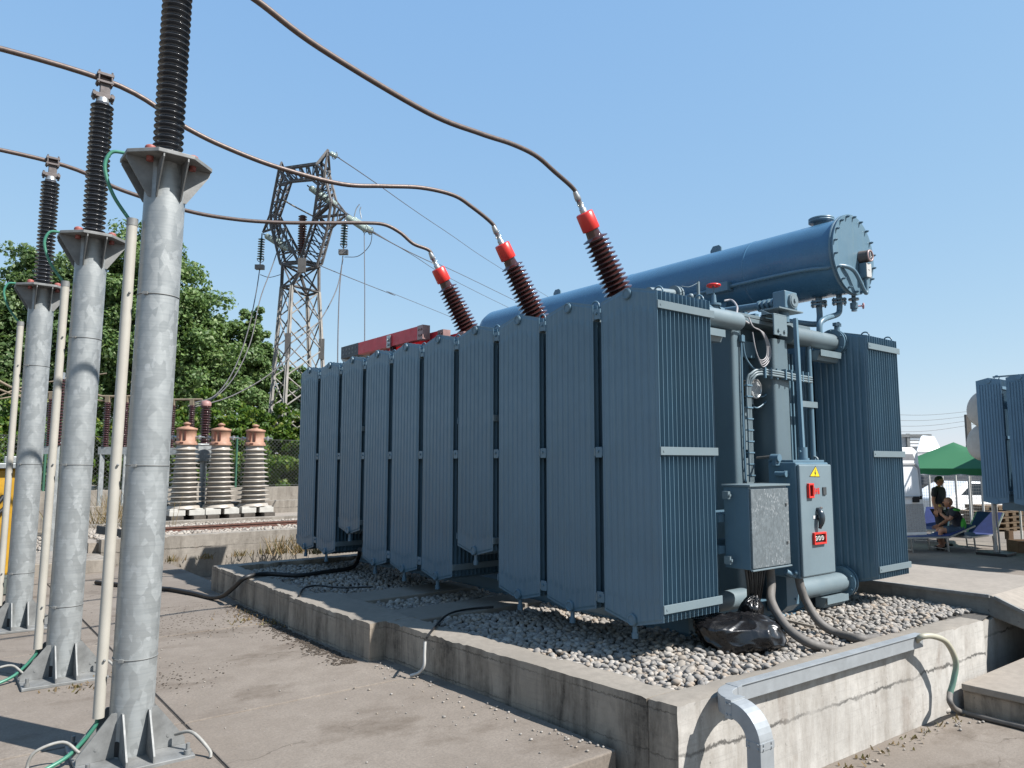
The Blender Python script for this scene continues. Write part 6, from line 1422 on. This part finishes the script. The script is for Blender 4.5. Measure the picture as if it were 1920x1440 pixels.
for k in range(3):
    c = gp_(1836+14*k, 22.6+.2*k); m = MB()
    for j in range(4+k % 2): m.obox(c+Z*(.08+.16*j), _R*.45, FWD*.5, Z*.02); [m.obox(c+_R*u+Z*(.02+.16*j), _R*.05, FWD*.5, Z*.045) for u in (-.4, 0, .4)]
    one('pallet_stack', m, plain('pale_pallet_wood', (.25, .17, .10), .85, 0, .3, 12) if k == 0 else bpy.data.materials['pale_pallet_wood'], ('stack of wooden pallets behind the mesh panels, nearest the car', 'taller stack of wooden pallets behind the mesh panels', 'stack of wooden pallets behind the second transformer')[k], 'pallets', c)
c = gp_(1907, 17.2); t = thing('cardboard_box', 'open cardboard box on the ground at the right edge', 'box', c); KR = plain('brown_cardboard', (.26, .16, .09), .85, 0, .15, 10)
m = MB()
for u, hx, hy in ((-.24, .006, .2), (.24, .006, .2)): m.obox(c+_R*u+Z*.13, _R*hx, FWD*hy, Z*.13)
for v in (-.2, .2): m.obox(c+FWD*v+Z*.13, _R*.235, FWD*.006, Z*.13)
m.obox(c+Z*.01, _R*.24, FWD*.2, Z*.008); obj('box_body', m, KR, t)
m = MB(); m.obox(c-_R*.17+FWD*.2+Z*.36, _R*.10, FWD*.005, Z*.10); m.obox(c-_R*.0-FWD*.26+Z*.255, _R*.24, FWD*.06, Z*.005); obj('box_flap', m, KR, t)
c = at(1868, 1040, z=GZ); t = thing('pole_stand', 'silver pole rising from a black square base plate under the second transformer', 'stand', c)
m = MB(); m.obox(c+Z*.03, X*.30, Y*.30, Z*.03); obj('base_plate', m, BLACK, t, bevel=.01)
m = MB(); m.cyl(c+Z*.06, c+Z*2.4, .035, n=14); m.cyl(c+Z*.06, c+Z*.2, .05, n=14); obj('pole', m, ALU, t)
m = MB(); m.cyl(c+Z*.06+_R*.09, c+Z*1.9+_R*.05, .02, n=10); obj('side_pole', m, ALU, t)
# --- second transformer at the right edge
c = at(1863, 867, d=15.0); t2 = thing('parked_transformer', 'second blue grey transformer with round pale fans, cut by the right edge', 'transformer', (c.x+1.5, c.y-1.5, GZ))
P2 = []; PB2 = paint_mat('mid_blue_grey_paint', (.10, .18, .25), .4, .2)
def rib_panel(x, y, z0, z1, w_, ribs):
    m = MB(); h = w_/2
    m.prism([(x, y-h, z0+.05), (x, y, z0), (x, y+h, z0+.05), (x, y+h, z1-.05), (x, y, z1), (x, y-h, z1-.05)], (.010, 0, 0))
    for i in range(ribs):
        c = y-h+.025+(w_-.05)*(i+.5)/ribs; q = (w_-.05)/ribs*.30
        m.prism([(x-.012, c-q, z0+.14), (x-.012, c+q, z0+.14), (x-.012, c+q, z1-.14), (x-.012, c-q, z1-.14)], (.0125, 0, 0))
    return m
for k, (px, d) in enumerate(((1863, 15.0), (1922, 14.35), (1985, 13.7))):
    q = at(px, 867, d=d); m = MB()
    m.cyl((q.x-.02, q.y, 3.36), (q.x+.9, q.y, 3.36), .05, n=16); rd = obj('radiator', m, PB2, t2)
    m = MB(); m.cyl((q.x-.02, q.y, .92), (q.x+.9, q.y, .92), .05, n=16); obj('bottom_header', m, PB2, rd)
    m = MB(); m.torus((q.x+.12, q.y-.12, 3.42), X, .045, .01, 14, 6); obj('lifting_loop', m, PB2, rd)
    for j in range(9):
        o = obj('fin', rib_panel(q.x+.055*j, q.y, .86, 3.42, .46, 8 if j == 0 else 2), PB2, rd)
    for z in (1.1, 2.2, 3.2): m = MB(); m.box(q.x+.012, q.x+.50, q.y-.245, q.y-.2305, z-.03, z+.03); obj('brace_bar', m, PB2, rd)
    P2.append(q)
m = MB(); a = P2[0]; m.box(a.x+.9, a.x+3.2, a.y-4.2, a.y+.2, .7, 3.1); obj('tank', m, PAINT, t2)
for u in (1.0, 3.0):
    for v in (-3.8, -2.6): m = MB(); m.box(a.x+u-.1, a.x+u+.1, a.y+v-.1, a.y+v+.1, GZ, .7); obj('support_leg', m, PAINT, t2)
m = MB(); m.beam(at(1862, 707, d=15), at(1990, 697, d=13.7), .03); obj('top_rod', m, PAINT, t2)
for k, (py, z) in enumerate(((766, 0), (829, 0))):
    q = at(1846, py, d=15.6); ax = (-_R*.75-FWD*.25+Z*.12).normalized()
    m = MB(); m.lathe(q, ax, [(.40, -.7), (.40, -.2), (.41, -.18), (.41, -.15), (.40, -.13), (.40, .0), (.385, .05), (.34, .09), (.2, .12), (.02, .13)], 36); fn = obj('fan_cowl', m, plain('pale_grey_fan_plastic', (.46, .42, .37), .6, 0, .1, 8) if k == 0 else bpy.data.materials['pale_grey_fan_plastic'], t2)
m = MB(); m.obox(at(1816, 812, d=22), _R*.07, FWD*.05, Z*.55); m.obox(at(1822, 782, d=22), _R*.16, FWD*.05, Z*.05); one('sign_post', m, plain('brown_grey_post', (.16, .14, .12), .7), 'dark bracket post left of the round fans against the sky', 'post', gp_(1816, 22))
m = MB(); q = gp_(1816, 22); m.beam(q, Vector((q.x, q.y, 2.2)), .07); o = one('sign_pole', m, GALVD, 'thin steel pole carrying the dark bracket beside the round fans', 'pole', q)
m = MB(); a = gp_(1855, 24); b = gp_(2100, 22); m.beam(a+Z*.3, b+Z*.3, .3, .6); one('kerb_wall', m, CFAR, 'low grey concrete barrier under the second transformer', 'wall', a)
# ================================================================== litter along the wall foot and on the paving
rs = np.random.RandomState(77)
weeds('dry_litter', [(x, 2.80-.041*(x-3.44)-.05, -.33, .05) for x in np.linspace(4.3, 7.2, 14)], 130, .028, 9, DRY, 'dry leaf litter gathered along the foot of the pale wall')
shp_, f_ = pebble_shapes(1, 6, 31); V = []; Fs = []; off = 0
for k in range(230):
    if k < 60: x = rs.uniform(4.2, 7.0); y = 2.76-.041*(x-3.44)-abs(rs.normal(0, .09)); z = -.33; r = rs.uniform(.004, .016)
    elif k < 130: x = rs.uniform(1.2, 3.3); y = rs.uniform(3.3, 8.0); z = .0; r = rs.uniform(.003, .009)
    else: x = 3.30-rs.exponential(.12)-.03*max(0, 0); y = rs.uniform(3.3, 5.8); x -= (y-3.3)*.06; z = .0; r = rs.uniform(.004, .013)
    V.append(shp_[rs.randint(6)]*r+np.array([x, y, z+r*.3])); Fs.append(f_+off); off += len(shp_[0])
o = from_np('loose_grit', np.concatenate(V), np.concatenate(Fs), PEB, True); o['kind'] = 'stuff'; o['label'] = 'loose chips and grit scattered on the paving and along the wall foot'
c = at(1772, 1331, z=-.31); m = MB(); m.ball(c, .045, 12, 8, (1.3, .9, .6)); one('stone', m, PEB, 'single rounded stone lying by the hose at the foot of the pale wall', 'stone', c)
V = []; Fs = []; off = 0
for k in range(2600):
    q = rs.rand()
    if q < .55: y = rs.uniform(5.95, 9.2); x = 3.05-abs(rs.normal(0, .10))-(.04 if y < 7.6 else 0); r = rs.uniform(.004, .014)
    elif q < .8: x = rs.normal(2.2, .45); y = rs.normal(8.6, .5); r = rs.uniform(.003, .008)
    else: x = rs.normal(1.2, .35); y = rs.normal(6.5, .25); r = rs.uniform(.003, .008)
    if x > 3.06: continue
    V.append(shp_[rs.randint(6)]*np.array([r*1.3, r, r*.5])+np.array([x, y, .0+r*.15])); Fs.append(f_+off); off += len(shp_[0])
o = from_np('soil_litter', np.concatenate(V), np.concatenate(Fs), plain('dark_brown_soil_crumbs', (.075, .056, .04), .95, 0, .5, 60), False); o['kind'] = 'stuff'; o['label'] = 'dark soil crumbs gathered at the foot of the stained bed wall'
